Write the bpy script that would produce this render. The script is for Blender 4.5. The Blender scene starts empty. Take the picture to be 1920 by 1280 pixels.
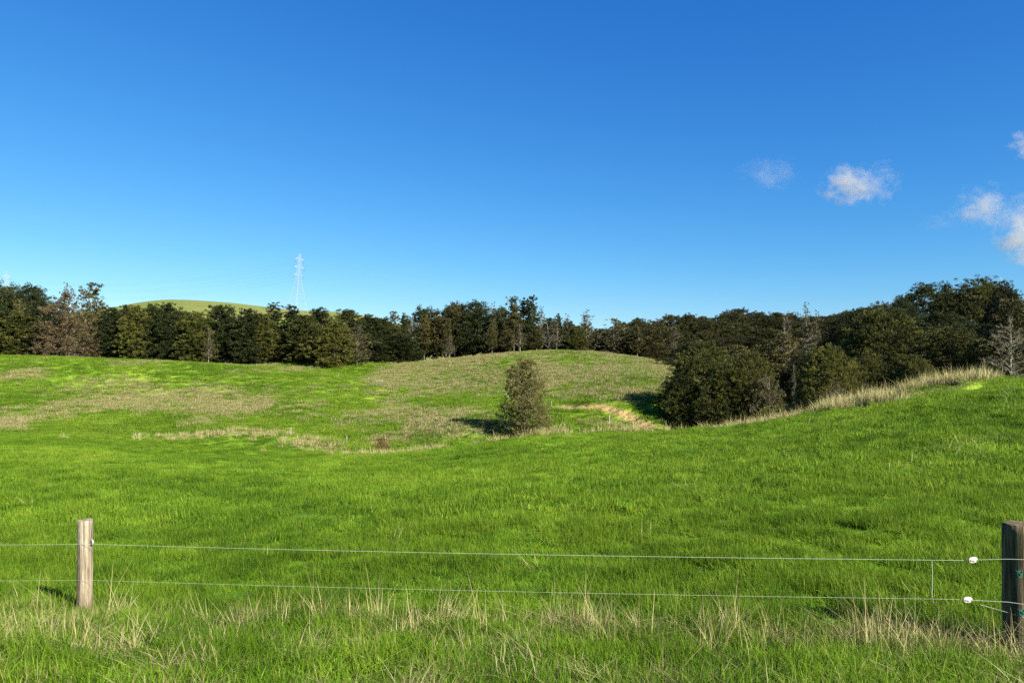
import bpy, math, random
import numpy as np
from mathutils import Vector, Matrix

# ------------------------------------------------------------------ camera, sky, sun
F = 1387.0                      # focal length in pixels of the 1920 wide photograph
HY = 690.0                      # row of the horizon
SC = bpy.context.scene
cam_d = bpy.data.cameras.new('camera')
cam_d.sensor_width = 36.0
cam_d.lens = 36.0 * F / 1920.0
cam_d.shift_y = (HY - 640.0) / 1920.0
cam_d.clip_start = 0.1
cam_d.clip_end = 20000
cam = bpy.data.objects.new('camera', cam_d)
SC.collection.objects.link(cam)
cam.location = (0, 0, 0)
cam.rotation_euler = (math.radians(90), 0, 0)
SC.camera = cam

SUN_EL = math.radians(32)
SUN_AZ = math.radians(134)      # from +Y (view direction) clockwise: to the right and behind
to_sun = Vector((math.sin(SUN_AZ) * math.cos(SUN_EL), math.cos(SUN_AZ) * math.cos(SUN_EL), math.sin(SUN_EL)))
sd = bpy.data.lights.new('sun', 'SUN')
sd.energy = 5.0
sd.angle = math.radians(0.5)
sd.color = (1.0, 0.93, 0.80)
sun = bpy.data.objects.new('sun', sd)
SC.collection.objects.link(sun)
sun.rotation_euler = to_sun.to_track_quat('Z', 'Y').to_euler()

W = bpy.data.worlds.new("World")
SC.world = W
W.use_nodes = True
nt = W.node_tree
nt.nodes.clear()
sky = nt.nodes.new('ShaderNodeTexSky')
sky.sky_type = 'NISHITA'
sky.sun_disc = False
sky.sun_elevation = SUN_EL
sky.sun_rotation = SUN_AZ
sky.air_density = 1.0
sky.dust_density = 0.0
sky.ozone_density = 6.0
bg = nt.nodes.new('ShaderNodeBackground')
bg.inputs['Strength'].default_value = 0.1
wo = nt.nodes.new('ShaderNodeOutputWorld')
EXPO = 1.6
# deep clean-air blue: each channel of the sky keeps its own contrast
sep = nt.nodes.new('ShaderNodeSeparateColor'); cmb = nt.nodes.new('ShaderNodeCombineColor')
nt.links.new(sky.outputs[0], sep.inputs[0])
for k, (a, p) in enumerate([(0.040, 1.66), (0.108, 1.10), (0.278, 0.66)]):
    pw = nt.nodes.new('ShaderNodeMath'); pw.operation = 'POWER'; pw.inputs[1].default_value = p
    ml = nt.nodes.new('ShaderNodeMath'); ml.operation = 'MULTIPLY'; ml.inputs[1].default_value = a / (2 ** EXPO) / 0.1
    nt.links.new(sep.outputs[k], pw.inputs[0]); nt.links.new(pw.outputs[0], ml.inputs[0]); nt.links.new(ml.outputs[0], cmb.inputs[k])
nt.links.new(cmb.outputs[0], bg.inputs['Color'])
nt.links.new(bg.outputs[0], wo.inputs['Surface'])

SC.view_settings.view_transform = 'Standard'
SC.view_settings.look = 'None'
SC.view_settings.exposure = EXPO
SC.view_settings.gamma = 1.0
SC.render.engine = 'CYCLES'
SC.cycles.use_denoising = False
SC.cycles.denoiser = 'OPENIMAGEDENOISE'
SC.cycles.denoising_input_passes = 'RGB_ALBEDO_NORMAL'
SC.cycles.max_bounces = 6
SC.cycles.diffuse_bounces = 3
SC.cycles.transparent_max_bounces = 8
SC.cycles.volume_bounces = 2

C = SC.collection
rng = np.random.default_rng(11)
random.seed(5)

# ------------------------------------------------------------------ numeric helpers
def _hash(ix, iy, seed):
    h = (ix.astype(np.int64) * 374761393 + iy.astype(np.int64) * 668265263 + seed * 974634777) & 0xffffffff
    h = ((h ^ (h >> 13)) * 1274126177) & 0xffffffff
    return ((h ^ (h >> 16)) & 0xffff) / 65535.0

def vnoise(x, y, seed=0):
    ix = np.floor(x); iy = np.floor(y)
    fx = x - ix; fy = y - iy
    fx = fx * fx * (3 - 2 * fx); fy = fy * fy * (3 - 2 * fy)
    a = _hash(ix, iy, seed); b = _hash(ix + 1, iy, seed)
    c = _hash(ix, iy + 1, seed); d = _hash(ix + 1, iy + 1, seed)
    return (a * (1 - fx) + b * fx) * (1 - fy) + (c * (1 - fx) + d * fx) * fy

def fbm(x, y, seed=0, octv=4):
    s = 0; a = 0.5; t = 0
    for k in range(octv):
        s = s + a * vnoise(x, y, seed + k * 17); t += a
        x = x * 2.03 + 13.1; y = y * 2.03 + 7.7; a *= 0.5
    return s / t

def sstep(a, b, x):
    t = np.clip((x - a) / (b - a), 0, 1)
    return t * t * (3 - 2 * t)

def pchip(xk, yk, x):
    xk = np.asarray(xk, float); yk = np.asarray(yk, float)
    h = np.diff(xk); d = np.diff(yk) / h
    m = np.zeros_like(yk)
    for i in range(1, len(xk) - 1):
        if d[i - 1] * d[i] > 0:
            w1 = 2 * h[i] + h[i - 1]; w2 = h[i] + 2 * h[i - 1]
            m[i] = (w1 + w2) / (w1 / d[i - 1] + w2 / d[i])
    m[0] = d[0]; m[-1] = d[-1]
    i = np.clip(np.searchsorted(xk, x) - 1, 0, len(h) - 1)
    t = np.clip((x - xk[i]) / h[i], 0, 1)
    return ((2 * t**3 - 3 * t**2 + 1) * yk[i] + (t**3 - 2 * t**2 + t) * h[i] * m[i]
            + (-2 * t**3 + 3 * t**2) * yk[i + 1] + (t**3 - t**2) * h[i] * m[i + 1])

# ------------------------------------------------------------------ terrain: profiles of the paddock, gully and hills
# along each bearing a list of (distance, height); heights relative to the eye
def zy(D, y): return (D, (HY - y) * D / F)
NEARL = [(0.5, -1.66), (3, -1.85), (5, -2.12), (8.4, -2.75), (12, -3.05)]
NEARM = [(0.5, -1.66), (3, -1.85), (5, -2.12), (7.3, -2.52), (11, -2.9)]
NEARR = [(0.5, -1.66), (3, -1.8), (4.6, -2.05), (6, -2.30), (9, -2.36)]
PROF = {
 -2600: [(0.5,-1.66),(5,-2.0),(20,-2.6),(60,-3.5),(120,-2),(200,3),(400,6),(900,20)],
 -700: NEARL + [(20,-3.5), zy(70,805), zy(90,780), zy(125,712), zy(165,655), (200,5), (260,6), (400,12), (800,45), (1200,40)],
 0:    NEARL + [(20,-3.65), (40,-4.75), zy(70,817), zy(85,803), zy(125,735), zy(160,666), (190,2.6), (240,3), (300,5), (500,14), zy(800,600), (1200,60)],
 150:  NEARL + [(20,-3.65), (40,-4.85), zy(70,822), zy(85,808), zy(125,740), zy(162,671), (190,1.8), (240,2.4), (300,5), (500,20), zy(800,592), (1200,55)],
 300:  NEARL + [(20,-3.65), (40,-5.0), zy(66,846), zy(76,823), zy(85,828), zy(95,800), zy(125,745), zy(165,676), (190,1.2), (240,2), (300,5), (500,28), zy(800,564), (1200,60)],
 450:  NEARL + [(20,-3.65), (40,-5.1), zy(62,851), zy(75,810), zy(86,828), zy(95,801), zy(125,750), zy(150,703), zy(164,684), zy(176,687), zy(200,682), (240,2), (300,4), (500,26), zy(800,573), (1200,60)],
 560:  NEARM + [(20,-3.65), (40,-5.2), zy(60,853), zy(75,813), zy(86,832), zy(96,800), zy(125,750), zy(150,706), zy(165,694), zy(180,686), zy(200,667), (240,3), (300,4), (500,22), zy(800,588), (1200,60)],
 650:  NEARM + [(20,-3.65), (40,-5.2), zy(60,853), zy(73,838), zy(85,836), zy(98,800), zy(125,750), zy(150,713), zy(165,704), zy(200,666), (230,3.0), (300,4), (500,22), zy(800,586), (1200,50)],
 760: NEARM + [(20,-3.62), (40,-5.1), zy(58,851), zy(70,851), zy(82,824), zy(92,800), zy(106,783), zy(125,755), zy(150,724), zy(170,706), zy(200,681), (230,1.2), (300,3), (500,8), zy(800,612), (1200,40)],
 860: NEARM + [(20,-3.6), (40,-4.9), zy(56,839), (64,-7.4), zy(72,834), zy(79,786), zy(95,771), zy(125,744), zy(150,715), zy(175,690), zy(200,671), (230,1.8), (300,3), (500,6), (800,20), (1200,30)],
 985: NEARM + [(20,-3.5), (38,-4.5), zy(52,819), (62,-6.9), zy(74,829), zy(80.5,800), zy(95,772), zy(112,742), zy(132,716), zy(160,685), zy(188,657), (215,4.0), (300,4), (500,6), (800,20), (1200,30)],
 1100: NEARM + [(20,-3.4), (38,-4.2), zy(51,811), (60,-6.9), (75,-7.6), zy(84,792), zy(93,762), zy(106,736), zy(130,706), zy(160,680), zy(188,658), (215,3.9), (300,4), (500,6), (800,20), (1200,30)],
 1200: NEARM + [(20,-3.3), (38,-3.9), zy(50,807), (60,-7.0), (74,-7.6), zy(84,782), zy(91,736), zy(106,708), zy(130,688), zy(160,675), zy(188,671), (230,1.5), (300,6), (500,12), (800,20), (1200,30)],
 1290: NEARM + [(20,-3.2), (36,-3.55), zy(49,804), (60,-7.0), (76,-8.0), zy(85,786), zy(93,738), zy(110,714), zy(140,700), zy(185,689), (230,1), (300,8), (500,14), (800,20), (1200,30)],
 1450: NEARM + [(20,-2.85), (34,-3.0), zy(46,791), (56,-6.0), (80,-8.2), (110,-6), (150,-2), (200,2), (260,8), (400,14), (800,20), (1200,30)],
 1600: NEARR + [(20,-2.35), (34,-2.25), zy(43,760), (52,-3.9), (70,-5.2), (110,-2), (150,3), (220,10), (300,14), (800,20), (1200,30)],
 1750: NEARR + [(20,-1.95), (31,-1.45), zy(39,730), (47,-2.4), (70,-3), (110,1), (150,5), (220,11), (300,14), (800,20), (1200,30)],
 1850: NEARR + [(20,-1.7), (29,-1.05), zy(36,709), (45,-1.1), (70,-.5), (110,3), (150,7), (220,12), (300,14), (800,20), (1200,30)],
 1920: NEARR + [(20,-1.6), (28,-0.95), zy(35,714), (45,-1.0), (70,-.3), (110,3), (150,7), (220,12), (300,14), (800,20), (1200,30)],
 2500: [(0.5,-1.66),(3,-1.8),(6,-2.2),(20,-1.3),(35,-.2),(70,1),(110,4),(150,7),(220,12),(300,14),(800,20),(1200,30)],
 4500: [(0.5,-1.66),(6,-2.0),(20,-1.5),(60,0),(150,3),(300,8),(900,25)],
}
LD = np.linspace(math.log(0.5), math.log(1200), 420)
_pk = sorted(PROF)
_cols = []
for p in _pk:
    a = np.array(PROF[p]); _cols.append(pchip(np.log(a[:, 0]), a[:, 1], LD))
_cols = np.array(_cols)
# the verge and the first metres of paddock roll evenly from left to right
_nl = pchip(np.log(np.array([0.5, 3, 5, 8.4, 12, 20, 40])), np.array([-1.66, -1.85, -2.12, -2.75, -3.05, -3.65, -4.9]), LD)
_nr = pchip(np.log(np.array([0.5, 3, 4.6, 6, 9, 20, 30])), np.array([-1.66, -1.8, -2.05, -2.30, -2.20, -1.7, -1.0]), LD)
_w = 1 - sstep(math.log(11), math.log(30), LD)
for i, p in enumerate(_pk):
    if -700 <= p <= 2500:
        t = float(sstep(200, 1950, p)); _cols[i] = _cols[i] * (1 - _w) + _w * (_nl * (1 - t) + _nr * t)
PXG = np.arange(-2600, 4501, 20.0)
ZG = np.array([np.interp(PXG, _pk, _cols[:, j]) for j in range(len(LD))]).T      # [px, D]
_k = np.exp(-0.5 * (np.arange(-4, 5) / 1.9) ** 2); _k /= _k.sum()
_pad = np.pad(ZG, ((4, 4), (0, 0)), mode='edge')
ZG = sum(_k[i] * _pad[i:i + ZG.shape[0]] for i in range(9))

def base_z(px, D):
    u = np.clip((px - PXG[0]) / 20.0, 0, len(PXG) - 1.001)
    v = np.clip((np.log(np.maximum(D, 0.5)) - LD[0]) / (LD[1] - LD[0]), 0, len(LD) - 1.001)
    iu = u.astype(int); iv = v.astype(int); fu = u - iu; fv = v - iv
    return ((ZG[iu, iv] * (1 - fu) + ZG[iu + 1, iv] * fu) * (1 - fv) + (ZG[iu, iv + 1] * (1 - fu) + ZG[iu + 1, iv + 1] * fu) * fv)

# small scarp of bare clay on the face of the middle hill, as a line of plan points (bearing, distance)
SCARP = [(1030, 96, 0.2), (1090, 91.5, 0.42), (1150, 87, 0.5), (1190, 83.5, 0.6), (1236, 80, 0.7), (1260, 78, 0.4)]
def scarp(px, D):
    sp = [s[0] for s in SCARP]
    dl = np.interp(px, sp, [s[1] for s in SCARP])
    amp = np.interp(px, sp, [s[2] for s in SCARP], left=0, right=0)
    amp = amp * (sstep(1000, 1060, px) * (1 - sstep(1250, 1280, px)))
    q = D - dl + 1.6 * (fbm(px / 9.0, D / 3.0, 91) - 0.5)
    face = sstep(-1.3, 0.5, q)
    bump = amp * face * (1 - sstep(1.0, 9, q))
    m = np.clip(amp * 2.2, 0, 1) * sstep(-1.5, -0.7, q) * (1 - sstep(-0.1, 0.45, q))
    return bump, m

CREST_PX = [600, 700, 860, 985, 1100, 1200, 1290, 1450, 1600, 1750, 1835, 1870, 1920]
CREST_D =  [60, 59, 56, 52, 51, 50, 49, 46, 43, 39, 36.5, 36, 35]
CREST_W =  [0, 0.35, 0.8, 0.9, 0.6, 0.5, 0.6, 1.2, 4.0, 5.2, 2.2, 0.0, 0.0]

def to_pxD(x, y):
    r = np.hypot(x, y)
    D = np.maximum(y, 0.42 * r)
    D = np.maximum(D, 0.05)
    return 960 + F * x / D, D

def ground_z(x, y):
    x = np.asarray(x, float); y = np.asarray(y, float)
    px, D = to_pxD(x, y)
    z = base_z(px, D)
    r = np.hypot(x, y)
    k = sstep(2, 12, r)
    z = z + k * (0.10 * (fbm(x / 0.9, y / 0.9, 2, 2) - 0.5) * (1 - sstep(50, 80, r)) + 0.16 * (fbm(x / 2.3, y / 2.3, 3, 3) - 0.5) + 0.30 * (fbm(x / 9.0, y / 9.0, 5, 3) - 0.5))
    z = z + sstep(60, 110, r) * 0.7 * (fbm(x / 22.0, y / 22.0, 8, 3) - 0.5) * (1 - 0.7 * sstep(140, 170, r))
    # tussocky bank on the right hand crest
    cd = np.interp(px, CREST_PX, CREST_D); cw = np.interp(px, CREST_PX, CREST_W)
    m = sstep(1500, 1640, px) * (1 - sstep(1850, 1880, px)) * np.exp(-((D - cd + 2) / 3.0) ** 2)
    z = z + m * 0.5 * (fbm(x / 1.1, y / 1.1, 31, 2) - 0.45)
    z = z + 0.3 * np.exp(-(((px - 450) / 120) ** 2 + ((D - 75.0) / 2.6) ** 2)) * (y > 0)
    # grassy hollow beside it
    z = z - 0.8 * np.exp(-(((px - 1838) / 36) ** 2 + ((D - 32.5) / 0.9) ** 2)) * (y > 0)
    b, _ = scarp(px, D)
    return z + b * (y > 0)

def gz(x, y): return float(ground_z(np.array([x]), np.array([y]))[0])

# patches of dead grass, as seen from the road: bearing, row, half width, half height, strength
DRYP = [(60,705,110,12,.75),(190,715,110,14,.8),(250,745,150,34,.95),(380,755,110,30,.8),(140,730,120,20,.8),
        (20,795,40,18,.9),(90,785,60,12,.5),(120,770,60,18,.55),(470,760,80,22,.7),(570,765,70,28,.7),(560,735,40,8,.35),(660,775,60,18,.6),
        (740,760,50,26,.9),(800,785,70,24,1.0),(840,805,70,20,.9),(760,820,80,16,.6),(860,775,50,16,.7),(900,800,50,18,.7),
        (800,735,60,12,.6),(745,742,45,14,.6),(860,742,55,10,.4),
        (500,680,60,10,.8),(560,690,90,9,.45),(690,712,40,8,.6),(640,700,60,5,.5),
        (850,690,110,14,.8),(900,668,80,8,.95),(960,664,60,8,.9),(940,700,70,18,.6),(1050,700,90,30,.85),(1130,690,70,26,.85),
        (1180,715,80,24,.7),(1080,735,90,14,.5),(1220,690,40,14,.5),(1180,745,60,12,.6),(1240,700,40,20,.4),(1000,735,60,10,.4),
        (1130,792,60,9,.8),(1200,797,40,8,.7),(1060,760,50,3,.5),(300,678,60,4,.5),(240,682,60,4,.5),
        (330,570,140,10,.45),(660,592,60,6,.5)]
def dry_mask(x, y, z):
    px, D = to_pxD(x, y)
    row = HY - z * F / D
    m = np.zeros_like(px)
    for cx, cy, rx, ry, s in DRYP:
        m = np.maximum(m, s * np.exp(-(((px - cx) / rx) ** 2 + ((row - cy) / ry) ** 2)))
    n = fbm(x / 7.0, y / 14.0, 41, 4) * 0.7 + 0.3 * fbm(x / 1.6, y / 2.4, 44, 2)
    far = sstep(66, 78, D)
    base = 0.62 * sstep(600, 740, px) * (1 - sstep(735, 760, row))
    m = np.maximum(m, base)
    m = far * sstep(0.12, 0.95, m * 0.95 + (n - 0.5) * 1.5)
    m = np.maximum(m, (0.78 + 1.3 * (fbm(x / 35, y / 60, 52, 4) - 0.5)).clip(0.1, 0.9) * sstep(400, 500, D))
    # knoll rim just past the near paddock
    kn = np.exp(-(((px - 410) / 135) ** 4)) * sstep(71.5, 73.5, D + (px - 420) * 0.008) * (1 - sstep(76, 78, D))
    kn = np.maximum(kn, 0.75 * np.exp(-(((px - 590) / 55) ** 2)) * sstep(63, 66, D) * (1 - sstep(72, 75, D)))
    m = np.maximum(m, kn * sstep(0.26, 0.44, n + 0.16))
    # crest of the near paddock
    cd = np.interp(px, CREST_PX, CREST_D); cw = np.interp(px, CREST_PX, CREST_W)
    ce = (cw > 0.05) * sstep(-1.0, 0.3, (D - cd + cw)) * (1 - sstep(1.5, 3.0, D - cd))
    return np.clip(np.maximum(m, ce * 0.9), 0, 1)

# ------------------------------------------------------------------ mesh helpers
def mesh_np(name, V, Fc, attrs=None, smooth=False):
    me = bpy.data.meshes.new(name)
    V = np.asarray(V, np.float32); Fc = np.asarray(Fc, np.int32)
    n, k = Fc.shape
    me.vertices.add(len(V)); me.vertices.foreach_set('co', V.ravel())
    me.loops.add(n * k); me.loops.foreach_set('vertex_index', Fc.ravel())
    me.polygons.add(n)
    me.polygons.foreach_set('loop_start', np.arange(0, n * k, k, dtype=np.int32))
    if smooth: me.polygons.foreach_set('use_smooth', np.ones(n, bool))
    for nm, a in (attrs or {}).items():
        at = me.attributes.new(nm, 'FLOAT', 'POINT'); at.data.foreach_set('value', np.asarray(a, np.float32))
    me.update(calc_edges=True)
    return me

def link(name, me, parent=None, mat=None, loc=None):
    o = bpy.data.objects.new(name, me); C.objects.link(o)
    if mat is not None and me is not None and len(me.materials) == 0: me.materials.append(mat)
    if parent is not None: o.parent = parent
    if loc is not None: o.location = loc
    return o

def thing(name, label, cat, loc=(0, 0, 0), group=None):
    o = bpy.data.objects.new(name, None); C.objects.link(o)
    o.location = loc; o.empty_display_size = 0.3
    tag(o, label, cat, group)
    return o

def tag(o, label, cat, group=None, kind=None):
    if label: o['label'] = label
    if cat: o['category'] = cat
    if group: o['group'] = group
    if kind: o['kind'] = kind

class TB:                                   # gathers tubes and bars into one mesh
    def __init__(s): s.v = []; s.f = []; s.n = 0
    def tube(s, pts, rad, sides=6, cap=False):
        pts = [Vector(p) for p in pts]
        if not hasattr(rad, '__len__'): rad = [rad] * len(pts)
        u = None; b0 = s.n
        for i, p in enumerate(pts):
            d = (pts[min(i + 1, len(pts) - 1)] - pts[max(i - 1, 0)]).normalized()
            if u is None: u = d.orthogonal().normalized()
            else:
                u = (u - d * u.dot(d))
                u = u.normalized() if u.length > 1e-6 else d.orthogonal().normalized()
            w = d.cross(u)
            for k in range(sides):
                a = 2 * math.pi * k / sides
                s.v.append(p + (u * math.cos(a) + w * math.sin(a)) * rad[i])
            s.n += sides
        for i in range(len(pts) - 1):
            for k in range(sides):
                k2 = (k + 1) % sides
                s.f.append((b0 + i * sides + k, b0 + i * sides + k2, b0 + (i + 1) * sides + k2, b0 + (i + 1) * sides + k))
        if cap:
            s.f.append(tuple(range(b0, b0 + sides))[::-1]); e = b0 + (len(pts) - 1) * sides
            s.f.append(tuple(range(e, e + sides)))
        return s
    def mesh(s, name, smooth=True):
        me = bpy.data.meshes.new(name); me.from_pydata([tuple(p) for p in s.v], [], s.f)
        if smooth: me.polygons.foreach_set('use_smooth', [True] * len(me.polygons))
        me.update(); return me

# ------------------------------------------------------------------ materials
class MatB:
    def __init__(s, name):
        s.m = bpy.data.materials.new(name); s.m.use_nodes = True
        s.t = s.m.node_tree; s.t.nodes.clear(); s.out = s.n('ShaderNodeOutputMaterial')
    def n(s, typ, **kw):
        nd = s.t.nodes.new(typ)
        for k, v in kw.items(): setattr(nd, k, v)
        return nd
    def l(s, a, b): s.t.links.new(a, b)
    def val(s, sock, v):
        if hasattr(v, 'links') or isinstance(v, bpy.types.NodeSocket): s.l(v, sock)
        else: sock.default_value = v
    def noise(s, scale, detail=3, vec=None, rough=0.55, dist=0.0):
        nd = s.n('ShaderNodeTexNoise'); nd.inputs['Scale'].default_value = scale
        nd.inputs['Detail'].default_value = detail; nd.inputs['Roughness'].default_value = rough
        nd.inputs['Distortion'].default_value = dist
        if vec is not None: s.l(vec, nd.inputs['Vector'])
        return nd.outputs['Fac']
    def ramp(s, fac, stops):
        r = s.n('ShaderNodeValToRGB'); s.l(fac, r.inputs['Fac']); e = r.color_ramp.elements
        while len(e) < len(stops): e.new(0.5)
        for i, (p, c) in enumerate(stops): e[i].position = p; e[i].color = (*c, 1) if len(c) == 3 else c
        return r.outputs['Color']
    def mix(s, fac, a, b, mode='MIX'):
        m = s.n('ShaderNodeMix', data_type='RGBA', blend_type=mode)
        s.val(m.inputs['Factor'], fac)
        for sock, v in ((m.inputs['A'], a), (m.inputs['B'], b)):
            if isinstance(v, tuple): sock.default_value = (*v, 1) if len(v) == 3 else v
            else: s.l(v, sock)
        return m.outputs['Result']
    def math(s, op, a, b=0.0, clamp=False):
        m = s.n('ShaderNodeMath', operation=op, use_clamp=clamp)
        s.val(m.inputs[0], a); s.val(m.inputs[1], b); return m.outputs[0]
    def attr(s, name):
        a = s.n('ShaderNodeAttribute'); a.attribute_name = name; return a.outputs['Fac']
    def pos(s): return s.n('ShaderNodeNewGeometry').outputs['Position']
    def obj(s): return s.n('ShaderNodeTexCoord').outputs['Object']
    def rand(s): return s.n('ShaderNodeObjectInfo').outputs['Random']
    def leaf(s, col, trans=0.3, rough=0.6, spec=0.25, tcol=None):
        p = s.n('ShaderNodeBsdfPrincipled'); s.val(p.inputs['Base Color'], col)
        p.inputs['Roughness'].default_value = rough; p.inputs['Specular IOR Level'].default_value = spec
        tr = s.n('ShaderNodeBsdfTranslucent'); s.l(tcol if tcol is not None else col, tr.inputs['Color'])
        mx = s.n('ShaderNodeMixShader'); mx.inputs[0].default_value = trans
        s.l(p.outputs[0], mx.inputs[1]); s.l(tr.outputs[0], mx.inputs[2]); s.l(mx.outputs[0], s.out.inputs['Surface'])
        return s.m
    def solid(s, col, rough=0.8, spec=0.3, bump=None, bstr=0.5, bdist=0.02, metal=0.0):
        p = s.n('ShaderNodeBsdfPrincipled')
        if isinstance(col, tuple): p.inputs['Base Color'].default_value = (*col, 1)
        else: s.l(col, p.inputs['Base Color'])
        p.inputs['Roughness'].default_value = rough; p.inputs['Specular IOR Level'].default_value = spec
        p.inputs['Metallic'].default_value = metal
        if bump is not None:
            b = s.n('ShaderNodeBump'); b.inputs['Strength'].default_value = bstr; b.inputs['Distance'].default_value = bdist
            s.l(bump, b.inputs['Height']); s.l(b.outputs[0], p.inputs['Normal'])
        s.l(p.outputs[0], s.out.inputs['Surface']); return s.m

G_DARK, G_MID, G_PALE = (0.046, 0.106, 0.006), (0.132, 0.238, 0.012), (0.255, 0.352, 0.034)  # grass greens from deep to pale, spread by noise
S_DARK, S_MID, S_PALE = (0.092, 0.085, 0.025), (0.222, 0.198, 0.074), (0.35, 0.315, 0.160)  # straw tones from deep to pale, spread at random

def m_ground():
    b = MatB('turf'); p = b.pos()
    big = b.noise(0.06, 4, p); fine = b.noise(2.2, 5, p, 0.7); mid = b.noise(0.45, 4, p, 0.6)
    g = b.ramp(b.math('ADD', b.math('MULTIPLY', mid, 0.5), b.math('MULTIPLY', big, 0.5)), [(0.38, G_DARK), (0.5, G_MID), (0.64, G_PALE)])
    g = b.mix(0.55, g, b.ramp(fine, [(0.35, (0.35, 0.4, 0.3)), (0.65, (1.1, 1.1, 1.0))]), 'MULTIPLY')
    s = b.ramp(b.noise(1.6, 5, p, 0.75), [(0.3, S_DARK), (0.5, (0.22, 0.2, 0.075)), (0.7, S_MID)])
    col = b.mix(b.math('MULTIPLY', b.attr('dry'), 0.85), g, s)
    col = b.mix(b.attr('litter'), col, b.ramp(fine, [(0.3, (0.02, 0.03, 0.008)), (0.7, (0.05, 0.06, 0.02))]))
    clay = b.ramp(b.noise(1.2, 6, p, 0.7), [(0.3, (0.22, 0.13, 0.045)), (0.52, (0.44, 0.29, 0.12)), (0.72, (0.56, 0.42, 0.22))])
    col = b.mix(b.attr('clay'), col, clay)
    return b.solid(col, 0.95, 0.1, bump=b.math('ADD', fine, b.noise(8, 3, p)), bstr=0.6, bdist=0.12)

def m_green(name, boost=1.0, yel=0.0):
    b = MatB(name); p = b.pos()
    n = b.math('ADD', b.math('MULTIPLY', b.noise(0.07, 3, p), 0.35), b.math('MULTIPLY', b.noise(1.1, 5, p, 0.75), 0.40))
    n = b.math('ADD', n, b.math('MULTIPLY', b.math('ADD', b.rand(), b.attr('v')), 0.125))
    col = b.ramp(n, [(0.36, tuple(c * boost for c in G_DARK)), (0.5, tuple(c * boost for c in G_MID)), (0.65, tuple(c * boost for c in G_PALE))])
    if yel: col = b.mix(b.math('MULTIPLY', b.math('GREATER_THAN', b.attr('v'), 1 - yel), 0.8), col, (0.24, 0.22, 0.06))
    return b.leaf(col, 0.40, 0.55, 0.12)

def m_straw(name, k=1.0, green=0.0):
    b = MatB(name); p = b.pos()
    n = b.math('ADD', b.math('MULTIPLY', b.attr('v'), 0.6), b.math('MULTIPLY', b.noise(0.7, 3, p), 0.4))
    col = b.ramp(n, [(0.25, tuple(c * k for c in S_DARK)), (0.5, tuple(c * k for c in S_MID)), (0.75, tuple(c * k for c in S_PALE))])
    if green: col = b.mix(b.math('MULTIPLY', b.math('LESS_THAN', b.attr('v'), green), 0.9), col, (0.065, 0.11, 0.012))
    return b.leaf(col, 0.25, 0.7, 0.15)

def m_leaf(name, c0, c1, c2, trans=0.10):
    b = MatB(name); o = b.obj()
    n = b.math('ADD', b.math('MULTIPLY', b.attr('v'), 0.45), b.math('MULTIPLY', b.noise(0.5, 3, o), 0.35))
    n = b.math('ADD', n, b.math('MULTIPLY', b.rand(), 0.2))
    col = b.ramp(n, [(0.28, c0), (0.5, c1), (0.72, c2)])
    return b.leaf(col, trans, 0.65, 0.15)

def m_bark(name, c0, c1, sc=3.0):
    b = MatB(name); o = b.obj(); n = b.noise(sc, 5, o, 0.7)
    return b.solid(b.ramp(n, [(0.35, c0), (0.65, c1)]), 0.95, 0.1, n, 0.6, 0.05)

M = dict(
    lush=m_green('lush_blades', 0.78, 0.0),
    ground=m_ground(), green=m_green('pasture_blades', 1.0, 0.03), verge=m_green('verge_blades', 0.95, 0.05), hillgreen=m_green('hill_blades', 0.82, 0.05),
    straw=m_straw('straw', 1.0, 0.12), paleStraw=m_straw('pale_straw', 1.4, 0.04),
    totara=m_leaf('totara_leaf', (0.0152, 0.0217, 0.0054), (0.0455, 0.0520, 0.0098), (0.0976, 0.0954, 0.0173)),
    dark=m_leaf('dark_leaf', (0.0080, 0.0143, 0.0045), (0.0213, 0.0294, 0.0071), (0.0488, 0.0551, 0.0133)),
    olive=m_leaf('olive_leaf', (0.0272, 0.0264, 0.0077), (0.0659, 0.0605, 0.0170), (0.1162, 0.1008, 0.0348)),
    grey=m_leaf('grey_leaf', (0.0275, 0.0263, 0.0110), (0.0704, 0.0643, 0.0275), (0.1285, 0.1193, 0.0612)),
    brown=m_leaf('brown_leaf', (0.0266, 0.0200, 0.0093), (0.0698, 0.0519, 0.0240), (0.1130, 0.0864, 0.0432)),
    forest=m_leaf('forest_leaf', (0.0110, 0.0129, 0.0037), (0.0304, 0.0331, 0.0083), (0.0589, 0.0561, 0.0166)),
    gorse=m_leaf('gorse_leaf', (0.0432, 0.0504, 0.0072), (0.0936, 0.1008, 0.0144), (0.1584, 0.1440, 0.0288)),
    rust=m_leaf('rust_leaf', (0.0432, 0.0216, 0.0086), (0.1152, 0.0612, 0.0252), (0.1872, 0.1224, 0.0504)),
    bark=m_bark('bark', (0.0504, 0.0396, 0.0288), (0.1440, 0.1224, 0.0936)),
    pale=m_bark('pale_bark', (0.0884, 0.0782, 0.0578), (0.2312, 0.2108, 0.1632), 1.6),
)

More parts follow.
